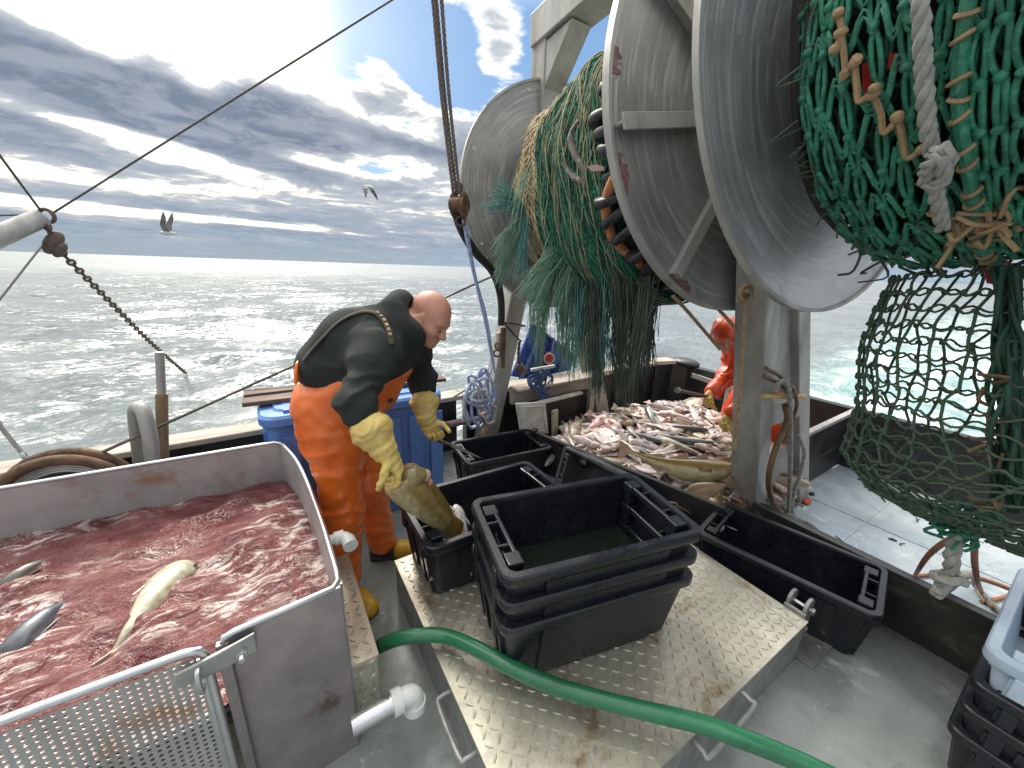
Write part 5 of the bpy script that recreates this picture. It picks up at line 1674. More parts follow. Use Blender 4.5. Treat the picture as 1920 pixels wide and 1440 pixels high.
# boots
for nm, an_, kn, toe in (('boot', anN, knN, dk(664, 1118, .04)), ('boot', anF, knF, dk(752, 1030, .04))):
    td = nrm((toe - an_) * np.array([1, 1, 0])); hl = an_ * np.array([1, 1, 0])
    bt = empty(nm, hl - np.array(man.location)); bt.parent = man
    S = SDF(); S.cone(hl + [0, 0, .30], hl + [0, 0, .08], .058, .052, .03); S.cone(hl + td * -.03 + [0, 0, .045], hl + td * .11 + [0, 0, .042], .044, .044, .03)
    S.build('boot_shaft', M['boot_k'], bt, h=.008)
    S = SDF(); S.cone(hl + td * .10 + [0, 0, .045], hl + td * .185 + [0, 0, .036], .050, .042, .02, (np.cross(td, (0, 0, 1)), 1.12))
    S.build('boot_toe', M['boot_y'], bt, h=.006)
    S = SDF(); S.cone(hl + td * -.05 + [0, 0, .012], hl + td * .20 + [0, 0, .012], .020, .020, .01, (np.cross(td, (0, 0, 1)), 2.2))
    S.build('boot_sole', M['boot_k'], bt, h=.006)

# gutting knife held in the far hand
kn_ = empty('gutting_knife', aY(828, 826, 1.79), label='long dark gutting knife in the bald man\'s far glove', cat='knife')
b = MB(); hp0, hp1 = aY(808, 822, 1.80), aY(845, 834, 1.79); b.tube([hp0, hp0 * .5 + hp1 * .5, hp1], [.011, .013, .010], 10, flat=.75); b.build('handle', mat('dark_wood_handle', (.09, .05, .035), None, .5), kn_)
b = MB(); q1 = aY(905, 860, 1.78); up_ = np.array([0, 0, .011])
b.prism([hp1 + up_, hp1 * .4 + q1 * .6 + up_ * .8, q1, hp1 * .4 + q1 * .6 - up_, hp1 - up_], (.5, -.8, 0), .003); b.build('blade', M['galv'], kn_, smooth=False)

# ------------------------------------------------------------------ the second man in red-orange oilskins
m2n = empty('person', (3.55, 1.62, 0), label='person in hooded orange oilskins stooping over the fish behind the frame leg', cat='person')
HC2 = aY(1360, 628, 1.70); f2 = nrm([-.72, -.50, -.55]); u2 = nrm([-.48, -.15, .80])
pel2 = np.array([3.72, 1.58, .80]); nk2 = np.array([3.26, 1.68, 1.13])
s1, s2 = aY(1388, 672, 1.80), np.array([3.30, 1.47, 1.05])
el1, wr1 = aY(1362, 706, 1.72), aY(1336, 734, 1.70)
el2, wr2 = np.array([3.12, 1.36, .80]), np.array([2.98, 1.45, .62])
S = SDF(); w2_, HR2 = head_sdf(S, HC2, f2, u2, .95)
S.cone(w2_(-.03, 0, -.05), nk2, .056, .06, .04); S.cone(nk2, pel2, .10, .11, .05)
for a, b_, c_ in ((s1, el1, wr1), (s2, el2, wr2)):
    S.cone(nk2, a, .06, .05, .04); S.cone(a, b_, .045, .036, .03); S.cone(b_, c_, .036, .028, .03)
h1_, h2_ = pel2 + [0, -.10, -.03], pel2 + [0, .10, -.03]
k1_, k2_ = np.array([3.62, 1.42, .43]), np.array([3.60, 1.74, .43]); a1_, a2_ = np.array([3.70, 1.40, .04]), np.array([3.70, 1.76, .04])
for a, b_, c_ in ((h1_, k1_, a1_), (h2_, k2_, a2_)): S.cone(pel2, a, .09, .08, .04); S.cone(a, b_, .075, .05, .03); S.cone(b_, c_, .05, .04, .03)
S.build('body', M['skin'], m2n, h=.008)
S = SDF(); ax2 = np.array([0, 1., 0])
S.cone(pel2, pel2 * .4 + nk2 * .6, .175, .175, .06, (ax2, 1.25)); S.cone(pel2 * .4 + nk2 * .6, nk2, .16, .11, .06, (ax2, 1.3))
for a, b_, c_ in ((s1, el1, wr1), (s2, el2, wr2)): S.cone(nk2, a, .10, .095, .05); S.cone(a, b_, .095, .082, .04); S.cone(b_, c_, .080, .066, .03)
S.cone(nk2, HC2, .10, .09, .05)
S.build('jacket', M['oil_red'], m2n, h=.011, disp=lambda P: .006 * vnoise(P, 9) + .011 * (np.abs(np.sin((P @ nrm([-.4, .3, .8])) * 30 + 2.2 * vnoise(P, 8))) - .6))
S = SDF(); S.ell(w2_(-.012, 0, .035), (.128, .108, .118), HR2, .03); S.cone(w2_(-.05, 0, -.05), nk2, .10, .11, .05)
S.ell(w2_(.105, 0, -.045), (.075, .068, .095), HR2, .02, True)
S.cone(w2_(.100, -.055, .060), w2_(.100, .055, .060), .012, .012, .012)
S.build('hood', M['oil_red'], m2n, h=.007, disp=lambda P: .003 * vnoise(P, 16) + .006 * (np.abs(np.sin((P @ nrm([-.3, .8, .6])) * 40 + 2.0 * vnoise(P, 9))) - .6))
S = SDF()
for a, b_, c_ in ((h1_, k1_, a1_), (h2_, k2_, a2_)): S.cone(a, b_, .12, .10, .05); S.cone(b_, c_, .10, .085, .04)
S.cone(pel2, pel2 + [0, 0, -.05], .16, .15, .05, (ax2, 1.2))
S.build('oilskin_trousers', M['oil_red'], m2n, h=.012, disp=lambda P: .008 * vnoise(P, 9))
for wr, el__, nm in ((wr1, el1, 'glove'), (wr2, el2, 'glove')):
    S = SDF(); d_ = nrm(nrm(wr - el__) + np.array([-.2, 0, -.25])); S.cone(wr - d_ * .03, wr + d_ * .02, .045, .036, .02)
    hand_sdf(S, wr + d_ * .02, d_, (-.2, -1, -.3), -1, (66, 72, 55), .8, 1.15, 0, 1.25)
    S.build('glove', M['glove'], m2n, h=.006)
pk = empty('fish_pick', aY(1310, 742, 1.70), label='brown wooden pick handle gripped by the person in orange oilskins', cat='pick')
b = MB(); b.tube([aY(1272, 732, 1.72), aY(1310, 740, 1.70), aY(1352, 748, 1.66)], [.021, .018, .015], 12, flat=.7); b.build('handle', M['brownwood'], pk)
b = MB(); q = aY(1272, 732, 1.72); b.cyl(q, q + nrm(q - aY(1310, 740, 1.70)) * .02, .023, n=12); b.build('ferrule', M['galv'], pk)

# ------------------------------------------------------------------ fish
def fish_mesh(name, L, hgt, thk, back, belly, bend=0.0, tail=1.0, flat=False, spots=None, fin=None):
    """a fish along +X (head at +L/2); Z is its back, Y its thickness; bend curves it sideways in Z"""
    t = empty(name)
    b = MB(); n = 30; m_ = 16; rings = []; cols = []
    cen = lambda s: np.array([L * (.5 - s), 0, bend * L * (math.sin(PI * s * .95) - .3 * s)])
    for i in range(n + 1):
        s = i / n
        hh = np.interp(s, [0, .03, .08, .16, .28, .42, .58, .74, .88, .95, 1.0], [.10, .34, .60, .86, 1, .97, .78, .50, .25, .20, .17])
        tt = np.interp(s, [0, .03, .08, .16, .28, .42, .58, .74, .88, 1.0], [.16, .50, .80, 1, 1, .85, .62, .36, .15, .05])
        c = cen(s); r = []
        for j in range(m_):
            a = 2 * PI * j / m_; ca, sa = math.cos(a), math.sin(a)
            dz = hgt / 2 * hh * ca * (1.0 if ca > 0 else .92 + .16 * math.exp(-((s - .33) / .16) ** 2)); dy = thk / 2 * tt * sa * (1 - .15 * ca)
            r.append(c + np.array([0, dy, dz]))
            f = .5 + .5 * ca; f = f * f * (3 - 2 * f)
            k = min(1, max(0, (f - .30) / .34)); k = k * k * (3 - 2 * k)
            cl = np.array(belly) * (1 - k) + np.array(back) * k
            if abs(ca - .1) < .16 and s > .2: cl = cl * 1.35 + .02      # lateral line
            cols.append(tuple(cl))
        rings.append(r)
    b.loft(rings); b.col[-len(cols):] = cols
    b.build('body', M['fish'], t, colors=True, ang=180)
    fc = fin or tuple(x * .8 for x in back)

    def finp(poly, nm, th=.0035):
        q = MB(); q.ccur = fc; q.prism(poly, (0, 1, 0), th); q.build(nm, M['fish'], t, smooth=False, colors=True)
    e = cen(1.0); w0 = hgt * .16
    finp([e + [w0, 0, w0 * .55], e + [-hgt * .25, 0, hgt * .36 * tail], e + [-hgt * .42, 0, hgt * .42 * tail], e + [-hgt * .36, 0, 0], e + [-hgt * .42, 0, -hgt * .42 * tail], e + [-hgt * .25, 0, -hgt * .36 * tail], e + [w0, 0, -w0 * .55]], 'tail_fin')
    if not flat:
        z = lambda s: cen(s) + [0, 0, hgt / 2 * np.interp(s, [.16, .28, .42, .58, .74, .88], [.86, 1, .97, .78, .50, .25]) * .93]
        for s0, s1, h_ in ((.26, .40, .30), (.43, .62, .24), (.65, .82, .18)):
            finp([z(s0), z(s0 + .03) + [0, 0, hgt * h_], z((s0 + s1) / 2) + [0, 0, hgt * h_ * .75], z(s1) + [0, 0, hgt * .02], z(s1)], 'dorsal_fin')
        zl = lambda s: cen(s) - [0, 0, hgt / 2 * np.interp(s, [.28, .42, .58, .74, .88], [1, .97, .78, .50, .25]) * .93]
        for s0, s1, h_ in ((.46, .64, .22), (.66, .82, .16)):
            finp([zl(s0), zl(s0 + .04) - [0, 0, hgt * h_], zl(s1) - [0, 0, hgt * .02], zl(s1)], 'anal_fin')
        q = MB(); q.ccur = fc
        for sy in (-1, 1):
            c = cen(.24) + [0, sy * thk * .47, -hgt * .06]; q.prism([c + [0, 0, hgt * .08], c + [-hgt * .30, sy * thk * .12, hgt * .13], c + [-hgt * .62, sy * thk * .16, hgt * .05], c + [-hgt * .50, sy * thk * .16, -hgt * .06], c + [0, 0, -hgt * .07]], (0, 1, 0), .004)
        q.build('pectoral_fin', M['fish'], t, smooth=False, colors=True)
    else:
        q = MB(); q.ccur = fc
        for sg in (1, -1):
            o_ = [cen(s) + [0, 0, sg * hgt / 2 * np.interp(s, [.1, .28, .42, .58, .74, .9], [.7, 1, .97, .78, .5, .25]) * 1.16] for s in np.linspace(.14, .9, 12)]
            i_ = [cen(s) + [0, 0, sg * hgt / 2 * .6 * np.interp(s, [.1, .28, .42, .58, .74, .9], [.7, 1, .97, .78, .5, .25])] for s in np.linspace(.9, .14, 12)]
            q.prism(o_ + i_, (0, 1, 0), .004)
        q.build('fringe_fin', M['fish'], t, smooth=False, colors=True)
    q = MB()
    for sy in (-1, 1): q.ell(cen(.085) + [0, sy * thk * .34, hgt * .10], (hgt * .055, thk * .10, hgt * .055), 10, 7)
    q.build('eyes', M['eye'], t)
    return t


SILV, PINKB, BRN, PALE, GREY = (.22, .20, .19), (.42, .20, .17), (.16, .11, .065), (.62, .56, .52), (.10, .105, .11)
kinds = [
    ('haddock', fish_mesh('haddock', .34, .085, .055, (.36, .30, .28), (.84, .72, .68), .05), 'silver grey fish lying in the heap on deck', 70),
    ('whiting', fish_mesh('whiting', .28, .060, .042, (.50, .38, .33), (.88, .76, .70), -.06), 'pale slender silvery fish lying in the heap on deck', 70),
    ('redfish', fish_mesh('redfish', .27, .095, .055, (.56, .30, .26), (.84, .62, .57), .03), 'pinkish red deep-bodied fish lying in the heap on deck', 34),
    ('flounder', fish_mesh('flounder', .30, .150, .022, (.17, .11, .06), (.22, .14, .08), 0, 1, True), 'brown flatfish lying in the heap on deck', 14),
    ('flounder', fish_mesh('flounder', .28, .140, .022, (.74, .62, .59), (.76, .66, .62), 0, 1, True), 'flatfish with its white underside up in the heap', 22),
    ('dogfish', fish_mesh('dogfish', .48, .065, .055, (.085, .085, .085), (.52, .48, .46), .07), 'long dark grey dogfish lying in the heap on deck', 14),
    ('cod', fish_mesh('cod', .42, .095, .075, (.25, .18, .07), (.58, .50, .38), -.05), 'olive brown cod lying in the heap on deck', 24),
]


def heap(x, y):
    # height of the fish heap above the pen floor
    xb = 1.80 + (2.42 - y) * .25
    e = min(1, max(0, (x - xb) / .55 + .42)); e2_ = min(1, max(0, (4.25 - x) / .5)); e3 = min(1, max(0, (2.72 - y) / .35)); e4 = min(1, max(0, (y - .80) / .3))
    return .25 * e * e2_ ** .6 * e3 ** .5 * e4 ** .5 + .06 * math.exp(-((x - 3.0) / .6) ** 2 - ((y - 1.8) / .5) ** 2) + .012 * math.sin(9 * x + 4 * y)


b = MB(); nx, ny = 70, 60; xs = np.linspace(1.82, 4.3, nx); ysn = np.linspace(1.11, 2.72, ny); vs = []
for i in range(nx):
    for j in range(ny):
        xx = max(xs[i], 1.83 + (2.42 - ysn[j]) * .25)
        vs.append((xx, ysn[j], max(.012, heap(xx, ysn[j]) - .045 + rng.normal(0, .008))))
b.add(vs, [(i * ny + j, (i + 1) * ny + j, (i + 1) * ny + j + 1, i * ny + j + 1) for i in range(nx - 1) for j in range(ny - 1)])
hm = mat('wet_fish_mass', (.58, .45, .41), (.24, .17, .15), .22, .4, 0, 9, .6, 22, stain=(.10, .08, .07), stain_amt=.42, sscale=14, stretch=(1, 1.8, 1), bdist=.03)
tag(b.build('fish_heap_underlayer', hm, ang=180), 'mass of smaller fish filling the heap beneath the top ones', 'fish', kind='stuff')

rf = np.random.default_rng(17)
bag_ = []
for ki, (nm, o, lab, n_) in enumerate(kinds): bag_ += [ki] * n_
rf.shuffle(bag_)
usedk = set()
fish_spots = []
# even scatter: jittered grid over the part of the pen the photo shows
gx, gy = 24, 20
for i in range(gx):
    for j in range(gy):
        y = 1.02 + (j + rf.uniform(0, 1)) * 1.66 / gy; xb = 1.88 + (2.42 - y) * .25
        x = xb + (i + rf.uniform(0, 1)) * (4.15 - xb) / gx
        d = 0 if x < 3.5 else 1
        if d and rf.uniform() < .45: continue
        if x > 3.45 and y < 1.35: continue
        qx_ = CR.T @ np.array([x, y, heap(x, y) - H]); qx_ = 960 + 720 * qx_[0] / qx_[2]
        if not (1040 < qx_ < 1400 or 1415 < qx_ < 1460): continue
        fish_spots.append((x, y))
rf.shuffle(fish_spots)
fish_spots = fish_spots[:285]
for k, (x, y) in enumerate(fish_spots):
    ki = bag_[k % len(bag_)]; nm, src, lab, _ = kinds[ki]
    o = src if ki not in usedk else copy_tree(src); usedk.add(ki)
    flatf = nm == 'flounder'
    yaw = rf.uniform(0, 2 * PI); roll = rf.normal(0, .30) + (PI / 2 if rf.uniform() < .5 else -PI / 2); pit = rf.normal(0, .16)
    if flatf: roll = PI / 2 + rf.normal(0, .3)
    if not flatf and rf.uniform() < .22: roll += rf.uniform(-1.0, 1.0)
    q = Matrix.Rotation(yaw, 4, 'Z') @ Matrix.Rotation(pit, 4, 'Y') @ Matrix.Rotation(roll, 4, 'X')
    o.location = (x, y, heap(x, y) + rf.uniform(-.012, .04)); o.rotation_euler = q.to_euler(); s = rf.uniform(.85, 1.42); o.scale = (s, s, s)
    o['label'] = lab; o['category'] = 'fish'; o['group'] = 'fish heaped in the pen'

# the big cod draped over the heap by the slot
big = fish_mesh('cod', .62, .135, .10, (.26, .17, .035), (.46, .40, .20), -.10, 1.0, fin=(.30, .14, .03))
c0, c1 = aY(1360, 872, 1.16), aY(1172, 838, 1.50)
tag(big, 'large golden-brown cod draped across the front of the fish heap', 'fish')
mid_ = dk(1278, 862, .40)
big.location = mid_; dirv = dk(1362, 862, .42) - dk(1185, 842, .38); big.rotation_euler = (Matrix.Rotation(math.atan2(dirv[1], dirv[0]), 4, 'Z') @ Matrix.Rotation(-.03, 4, 'Y') @ Matrix.Rotation(-.55, 4, 'X')).to_euler(); big.scale = (1.18,) * 3
fl_ = copy_tree(kinds[3][1]); fl_.location = dk(1325, 918, .33); fl_.scale = (.9,) * 3; fl_.rotation_euler = (Matrix.Rotation(2.5, 4, 'Z') @ Matrix.Rotation(.4, 4, 'Y') @ Matrix.Rotation(1.2, 4, 'X')).to_euler()
for k_ in ('group',):
    if k_ in fl_: del fl_[k_]
fl_['label'] = 'brown skate-like flatfish lying at the foot of the slotted board post'


def spine_fish(name, ctrl_, wid, hgt, back, belly, upv, label, fin=None, fins=True, pect=1.0, eyes=True, blunt=False):
    """a big fish lofted along a curved spine given in space, head first"""
    P = np.array(smooth_path(ctrl_, 8)); n = len(P); t = empty(name, P[0], label=label, cat='fish')
    b = MB(); rings = []; cols = []; m_ = 20; fr = []
    for i in range(n):
        s = i / (n - 1); tg = nrm(P[min(i + 1, n - 1)] - P[max(i - 1, 0)]); u = nrm(np.asarray(upv, float) - tg * np.dot(tg, upv)); v = np.cross(tg, u); fr.append((tg, u, v))
        k = np.interp(s, [0, .03, .10, .2, .34, .5, .7, .86, 1], [.42, .60, .78, .92, 1, .90, .58, .30, .16])
        kt = np.interp(s, [0, .03, .10, .2, .34, .5, .7, .86, 1], [.50, .78, 1, 1, .95, .76, .42, .18, .07])
        if blunt and s < .2: k = np.interp(s, [0, .04, .2], [.80, .90, .94]); kt = np.interp(s, [0, .04, .2], [.85, .95, 1])
        if blunt and s >= .2: k = np.interp(s, [.2, .34, .5, .64, .8, 1], [.94, .90, .74, .52, .34, .16])
        r = []
        for j in range(m_):
            a = 2 * PI * j / m_; ca, sa = math.cos(a), math.sin(a); r.append(P[i] + u * ca * hgt / 2 * k + v * sa * wid / 2 * kt)
            f = np.clip((.5 + .5 * ca - .22) / .34, 0, 1); cl = np.array(belly) * (1 - f) + np.array(back) * f
            cl = cl * (1 + .14 * math.sin(i * 1.9 + j * 2.3) * math.sin(i * .7 - j))
            if abs(ca - .25) < .13: cl = cl * 1.5 + .03
            cols.append(tuple(cl))
        rings.append(r)
    b.loft(rings); b.col[-len(cols):] = cols
    b.build('body', M['fish'], t, colors=True, ang=180)
    fc = fin or back

    def fp(s0, s1, h_, sg, nm):
        i0, i1 = int(s0 * (n - 1)), int(s1 * (n - 1)); q = MB(); q.ccur = fc
        base = [P[i] + fr[i][1] * sg * hgt / 2 * .9 * np.interp(i / (n - 1), [0, .2, .34, .5, .7, .86, 1], [.4, 1, 1, .86, .55, .28, .16]) for i in range(i0, i1 + 1)]
        top = [p + fr[i0 + k][1] * sg * h_ * math.sin(PI * min(1, (k + .6) / len(base))) ** .7 - fr[i0 + k][0] * -.01 for k, p in enumerate(base)]
        q.prism(base + top[::-1], fr[i0][2], .004); q.build(nm, M['fish'], t, smooth=False, colors=True)
    if fins: fp(.24, .40, hgt * .30, 1, 'dorsal_fin'); fp(.44, .62, hgt * .26, 1, 'dorsal_fin'); fp(.66, .84, hgt * .2, 1, 'dorsal_fin'); fp(.5, .66, hgt * .24, -1, 'anal_fin'); fp(.69, .85, hgt * .2, -1, 'anal_fin')
    e, (tg, u, v) = P[-1], fr[-1]; q = MB(); q.ccur = fc; hh = hgt * .42
    q.prism([e - tg * .02 + u * hh * .2, e + tg * hh * .7 + u * hh, e + tg * hh * .85, e + tg * hh * .7 - u * hh, e - tg * .02 - u * hh * .2], v, .005); q.build('tail_fin', M['fish'], t, smooth=False, colors=True)
    i = int(.26 * (n - 1)); q = MB(); q.ccur = fc
    for sg in ((-1, 1) if pect else ()):
        c = P[i] + fr[i][2] * sg * wid * .46; q.prism([c + fr[i][1] * .012, c + fr[i][0] * hgt * .7 * pect + fr[i][2] * sg * .012 + fr[i][1] * .01, c + fr[i][0] * hgt * .75 * pect + fr[i][2] * sg * .012 - fr[i][1] * .03 * pect, c - fr[i][1] * .02 * pect], fr[i][2], .005)
        q.build('pectoral_fin', M['fish'], t, smooth=False, colors=True); q = MB(); q.ccur = fc
    i = int(.09 * (n - 1)); q = MB()
    for sg in ((-1, 1) if eyes else (1,)): q.ell(P[i] + fr[i][2] * sg * wid * .44 + fr[i][1] * hgt * .16, (.0065, .0065, .0065), 10, 8)
    q.build('eyes', M['eye'], t)
    return t, P, fr


hf, P_, fr_ = spine_fish('cod', [aY(750, 893, 1.365), aY(762, 906, 1.37), aY(778, 922, 1.38), aY(806, 948, 1.41), aY(831, 976, 1.43), aY(846, 1006, 1.45), aY(849, 1036, 1.46), aY(849, 1070, 1.47)], .115, .178, (.25, .165, .045), (.50, .40, .20), (.55, .0, .75),
                         'large olive-brown cod held by its head over the tub by the bald man', (.36, .20, .04), False, 0, False, True)
q = MB(); q.ccur = (.40, .22, .045); q.prism([aY(836, 962, 1.41), aY(852, 966, 1.40), aY(869, 980, 1.40), aY(868, 994, 1.41), aY(856, 1012, 1.43), aY(846, 1004, 1.44)], (.3, -1, .3), .006); q.build('anal_fin', M['fish'], hf, smooth=False, colors=True)
b = MB(); hc, jc = aY(778, 893, 1.352), aY(797, 890, 1.350)
b.ccur = (.27, .21, .075); b.tube(smooth_path([aY(752, 897, 1.365), hc, aY(792, 889, 1.35), aY(800, 888, 1.35)], 6), [.030, .036, .042, .045, .046, .045, .044, .042, .040, .037, .034, .031, .028, .026, .024, .022, .019, .014, .008], 14)
b.build('head', M['fish'], hf, colors=True, ang=180)
b = MB(); b.ell(aY(799, 891, 1.345), (.022, .016, .026), 14, 10); b.build('jaw', mat('pale_fish_throat', (.46, .34, .24), (.50, .30, .22), .28, .4, 0, 22), hf)
b = MB(); b.ell(aY(806, 905, 1.352), (.014, .012, .018), 12, 8); b.build('gills', mat('bloody_gills', (.34, .10, .08), (.46, .26, .20), .3), hf)

# white bellied fish already in that tub
for (px, py, yaw, lab) in ((832, 1008, .9, 'white-bellied cod lying in the tub under the hanging one'), (868, 1002, 1.5, 'pale fish belly-up at the back of the tub behind the stack')):
    o = fish_mesh('cod', .30, .09, .07, (.52, .50, .46), (.66, .64, .60), .04); tag(o, lab, 'fish')
    o.location = aY(px, py, 1.45); o.rotation_euler = (Matrix.Rotation(yaw, 4, 'Z') @ Matrix.Rotation(-.75, 4, 'Y') @ Matrix.Rotation(2.6, 4, 'X')).to_euler()
o = copy_tree(kinds[1][1]); o.location = dk(1480, 1020, .045); o.rotation_euler = (PI / 2, 0, 1.9); o['label'] = 'one small pale fish left in the long tub beside the hinge'
if 'group' in o: del o['group']

# fish floating in the bloody water
wz = .452
for ctrl_, wd, hg, bk, bl, lab in (
    ([dk(352, 1058, wz), dk(315, 1090, wz + .006), dk(280, 1135, wz + .008), dk(240, 1190, wz + .002), dk(205, 1235, wz - .02)], .12, .10, (.50, .50, .36), (.62, .62, .52), 'pale greenish-white cod floating belly-up mid tank'),
    ([dk(20, 1235, wz), dk(45, 1200, wz + .012), dk(90, 1160, wz + .012), dk(135, 1135, wz), dk(165, 1120, wz - .02)], .085, .09, (.075, .085, .10), (.34, .36, .38), 'steel-grey fish with dark fins floating in the left of the tank'),
    ([dk(0, 1110, wz - .01), dk(35, 1085, wz + .004), dk(80, 1060, wz + .004), dk(125, 1050, wz - .02)], .07, .08, (.09, .085, .07), (.25, .22, .18), 'dark brown fish half sunk near the tank back wall'),
    ([dk(400, 1020, wz - .01), dk(425, 1002, wz + .004), dk(450, 990, wz - .012)], .03, .035, (.30, .20, .07), (.36, .26, .12), 'small yellowish fish at the surface near the tank back corner'),
):
    spine_fish('floating_cod' if hg > .05 else 'small_cod', ctrl_, wd, hg, bk, bl, (.1, .15, 1), lab, tuple(c * .8 for c in bk), False)

# ------------------------------------------------------------------ blue fish bin and planks behind the man
t = empty('fish_bin', (.41, 2.64, 0), label='big blue insulated fish bin with ribbed sides and lid behind the man', cat='bin')
b = MB()
def bring(L, W, r, z): return [(p[0] + .41, p[1] + 2.64, p[2]) for p in rrect(L, W, r, z, 6)]
b.loft([bring(.98, .56, .07, .09), bring(.99, .57, .08, .11), bring(1.01, .59, .09, .74), bring(1.03, .61, .09, .76)])
for x0 in np.arange(-.02, .86, .145):
    for sy, yy in ((-1, 2.64 - .292), (1, 2.64 + .292)):
        b.bar((x0 + .035, yy, .14), (x0 + .035, yy - sy * -.006, .70), .085, .022, (0, 1, 0))
for yy in (2.50, 2.64, 2.78): b.bar((.41 + .508, yy, .14), (.41 + .514, yy, .70), .09, .02, (1, 0, 0)); b.bar((.41 - .508, yy, .14), (.41 - .514, yy, .70), .09, .02, (1, 0, 0))
b.build('shell', M['blue'], t, ang=30)
b = MB(); b.loft([bring(1.05, .63, .09, .765), bring(1.07, .65, .10, .775), bring(1.07, .65, .10, .815), bring(1.04, .62, .09, .83), bring(.92, .50, .06, .832), bring(.90, .48, .06, .845)])
for x0 in (.02, .22, .62, .82): b.box((x0, 2.64, .838), (.04, .54, .02))
b.build('lid', M['blue'], t, ang=30)
for yy in (2.42, 2.86):
    b = MB(); b.box((.41, yy, .045), (.92, .10, .09)); b.build('skid', M['blue'], t, smooth=False, bevel=.01)
for k, (yy, rz, lab) in enumerate(((2.56, -.01, 'front brown plank lying on the blue bin lid'), (2.74, .025, 'rear brown plank lying on the blue bin lid'))):
    b = MB(); b.box((0, 0, 0), (1.22, .11, .025)); o = b.build('plank', M['brownwood'], smooth=False, bevel=.003); o.location = (.42, yy, .862 + k * .001); o.rotation_euler = (0, 0, rz); tag(o, lab, 'plank')

# ------------------------------------------------------------------ green hose
hp = [dk(640, 1290, .05), dk(690, 1228, .13), dk(730, 1203, .235), dk(775, 1192, .275), dk(835, 1193, .275), dk(895, 1217, .305), dk(960, 1252, .325), dk(1050, 1290, .315), dk(1180, 1326, .32), dk(1310, 1356, .33), dk(1400, 1388, .33), dk(1480, 1420, .30), dk(1570, 1462, .26), dk(1700, 1530, .15)]
b = MB(); pts = smooth_path(hp, 14); P = np.array(pts); sl = np.r_[0, np.cumsum(np.linalg.norm(np.diff(P, axis=0), axis=1))]
k = int(sl[-1] / .0035); tt = np.linspace(0, sl[-1], k); P = np.stack([np.interp(tt, sl, P[:, i]) for i in range(3)], 1)
b.tube(P, [.0262 + (.0007 if i % 2 else 0) for i in range(k)], 20); o = b.build('deck_hose', M['hose'], ang=80)
tag(o, 'thick green ribbed hose snaking across the diamond plate hatch', 'hose')

# ------------------------------------------------------------------ outrigger boom with its wires and chain
tip = aY(78, 408, 6.0)
t = empty('outrigger_boom', tip, label='grey outrigger boom pole sticking in from the left edge over the sea', cat='boom')
b = MB(); b.cyl(aY(-160, 512, 5.4), tip, .10, .082, 20); b.build('pole', M['alu'], t)
b = MB(); b.torus(tip + [.04, 0, .02], .06, .018, (.3, .8, .1), 20, 8); b.torus(aY(88, 425, 6.0), .055, .016, (.8, .3, .2), 20, 8); b.build('eye_ring', M['chain'], t)
b = MB(); q = aY(100, 455, 6.0); b.ell(q, (.07, .05, .13), 14, 10, Matrix.Rotation(.6, 3, 'Y')); b.ell(aY(112, 468, 6.0), (.05, .05, .09), 12, 8, Matrix.Rotation(.6, 3, 'Y')); b.build('swivel_block', M['chain'], t)
b = MB(); chain(b, [aY(84, 415, 6), aY(92, 432, 6), aY(98, 446, 6)], .12, .014); b.build('short_chain', M['chain'], t, ang=60)
b = MB()
wpt = dk(349, 700, -1.15)
chain(b, [aY(112, 470, 6.0), (aY(112, 470, 6.0) * .5 + wpt * .5) + [0, 0, -.08], wpt], .135, .0145, .62)
o = b.build('hanging_chain', M['chain'], ang=60); tag(o, 'dark iron chain slanting from the boom tip down into the sea', 'chain')
for p, q, lab, nm in ((aY(95, 402, 6.0), aY(900, -104, 4.4), 'dark wire stay rising from the boom tip to the top of the frame', 'wire_stay'),
                      (aY(74, 392, 6.0), aY(-40, 238, 5.2), 'short wire stay from the boom tip up to the left edge', 'wire_stay'),
                      (aY(70, 402, 6.02), aY(-60, 405, 6.6), 'nearly level wire running left from the boom tip', 'wire_stay'),
                      (aY(84, 454, 6.0), aY(-40, 612, 5.0), 'thin wire dropping from the boom shackle towards lower left', 'wire_stay'),
                      (aY(120, 880, 2.68), aY(952, 505, 3.05), 'long steel trawl wire running from the sheave past the man to the gallows', 'trawl_wire')):
    b = MB(); r_ = .009 if nm == 'trawl_wire' else .010
    if 'thin' in lab: r_ = .008
    wire(b, p, q, r_); tag(b.build(nm, M['wire'], ang=60), lab, 'wire')

# sheave wheel, arch pipe, post and turnbuckle along the rail
c = aY(128, 948, 2.62)
t = empty('sheave_wheel', c, label='rusty wire-filled sheave wheel standing behind the steel tank', cat='wheel')
b = MB(); b.torus(c, .255, .026, (0.1, 1, 0), 48, 10); b.torus(c + [0, .09, 0], .255, .026, (0.1, 1, 0), 48, 10); b.build('rim', M['rust'], t)
b = MB()
for r_ in (.225, .212, .199, .186): b.torus(c + [0, .02, 0], r_, .009, (0.1, 1, 0), 48, 6); b.torus(c + [0, .06, 0], r_, .009, (0.1, 1, 0), 48, 6)
b.build('wound_wire', M['steel'], t)
b = MB(); b.cyl(c + [0, -.02, 0], c + [0, .10, 0], .18, n=32); b.build('hub', M['rubber'], t)
b = MB(); b.tube(smooth_path([aY(288, 880, 2.66), aY(281, 820, 2.67), aY(272, 780, 2.69), aY(262, 764, 2.72), aY(254, 776, 2.76), aY(262, 850, 2.80), aY(268, 900, 2.81)], 6), .034, 14)
tag(b.build('pipe_arch', M['alu'], None), 'bent aluminium pipe arch standing on the rail beside the thin post', 'pipe')
t = empty('rail_post', aY(306, 870, 2.82), label='thin stepped metal post rusted at its foot rising from the rail', cat='post')
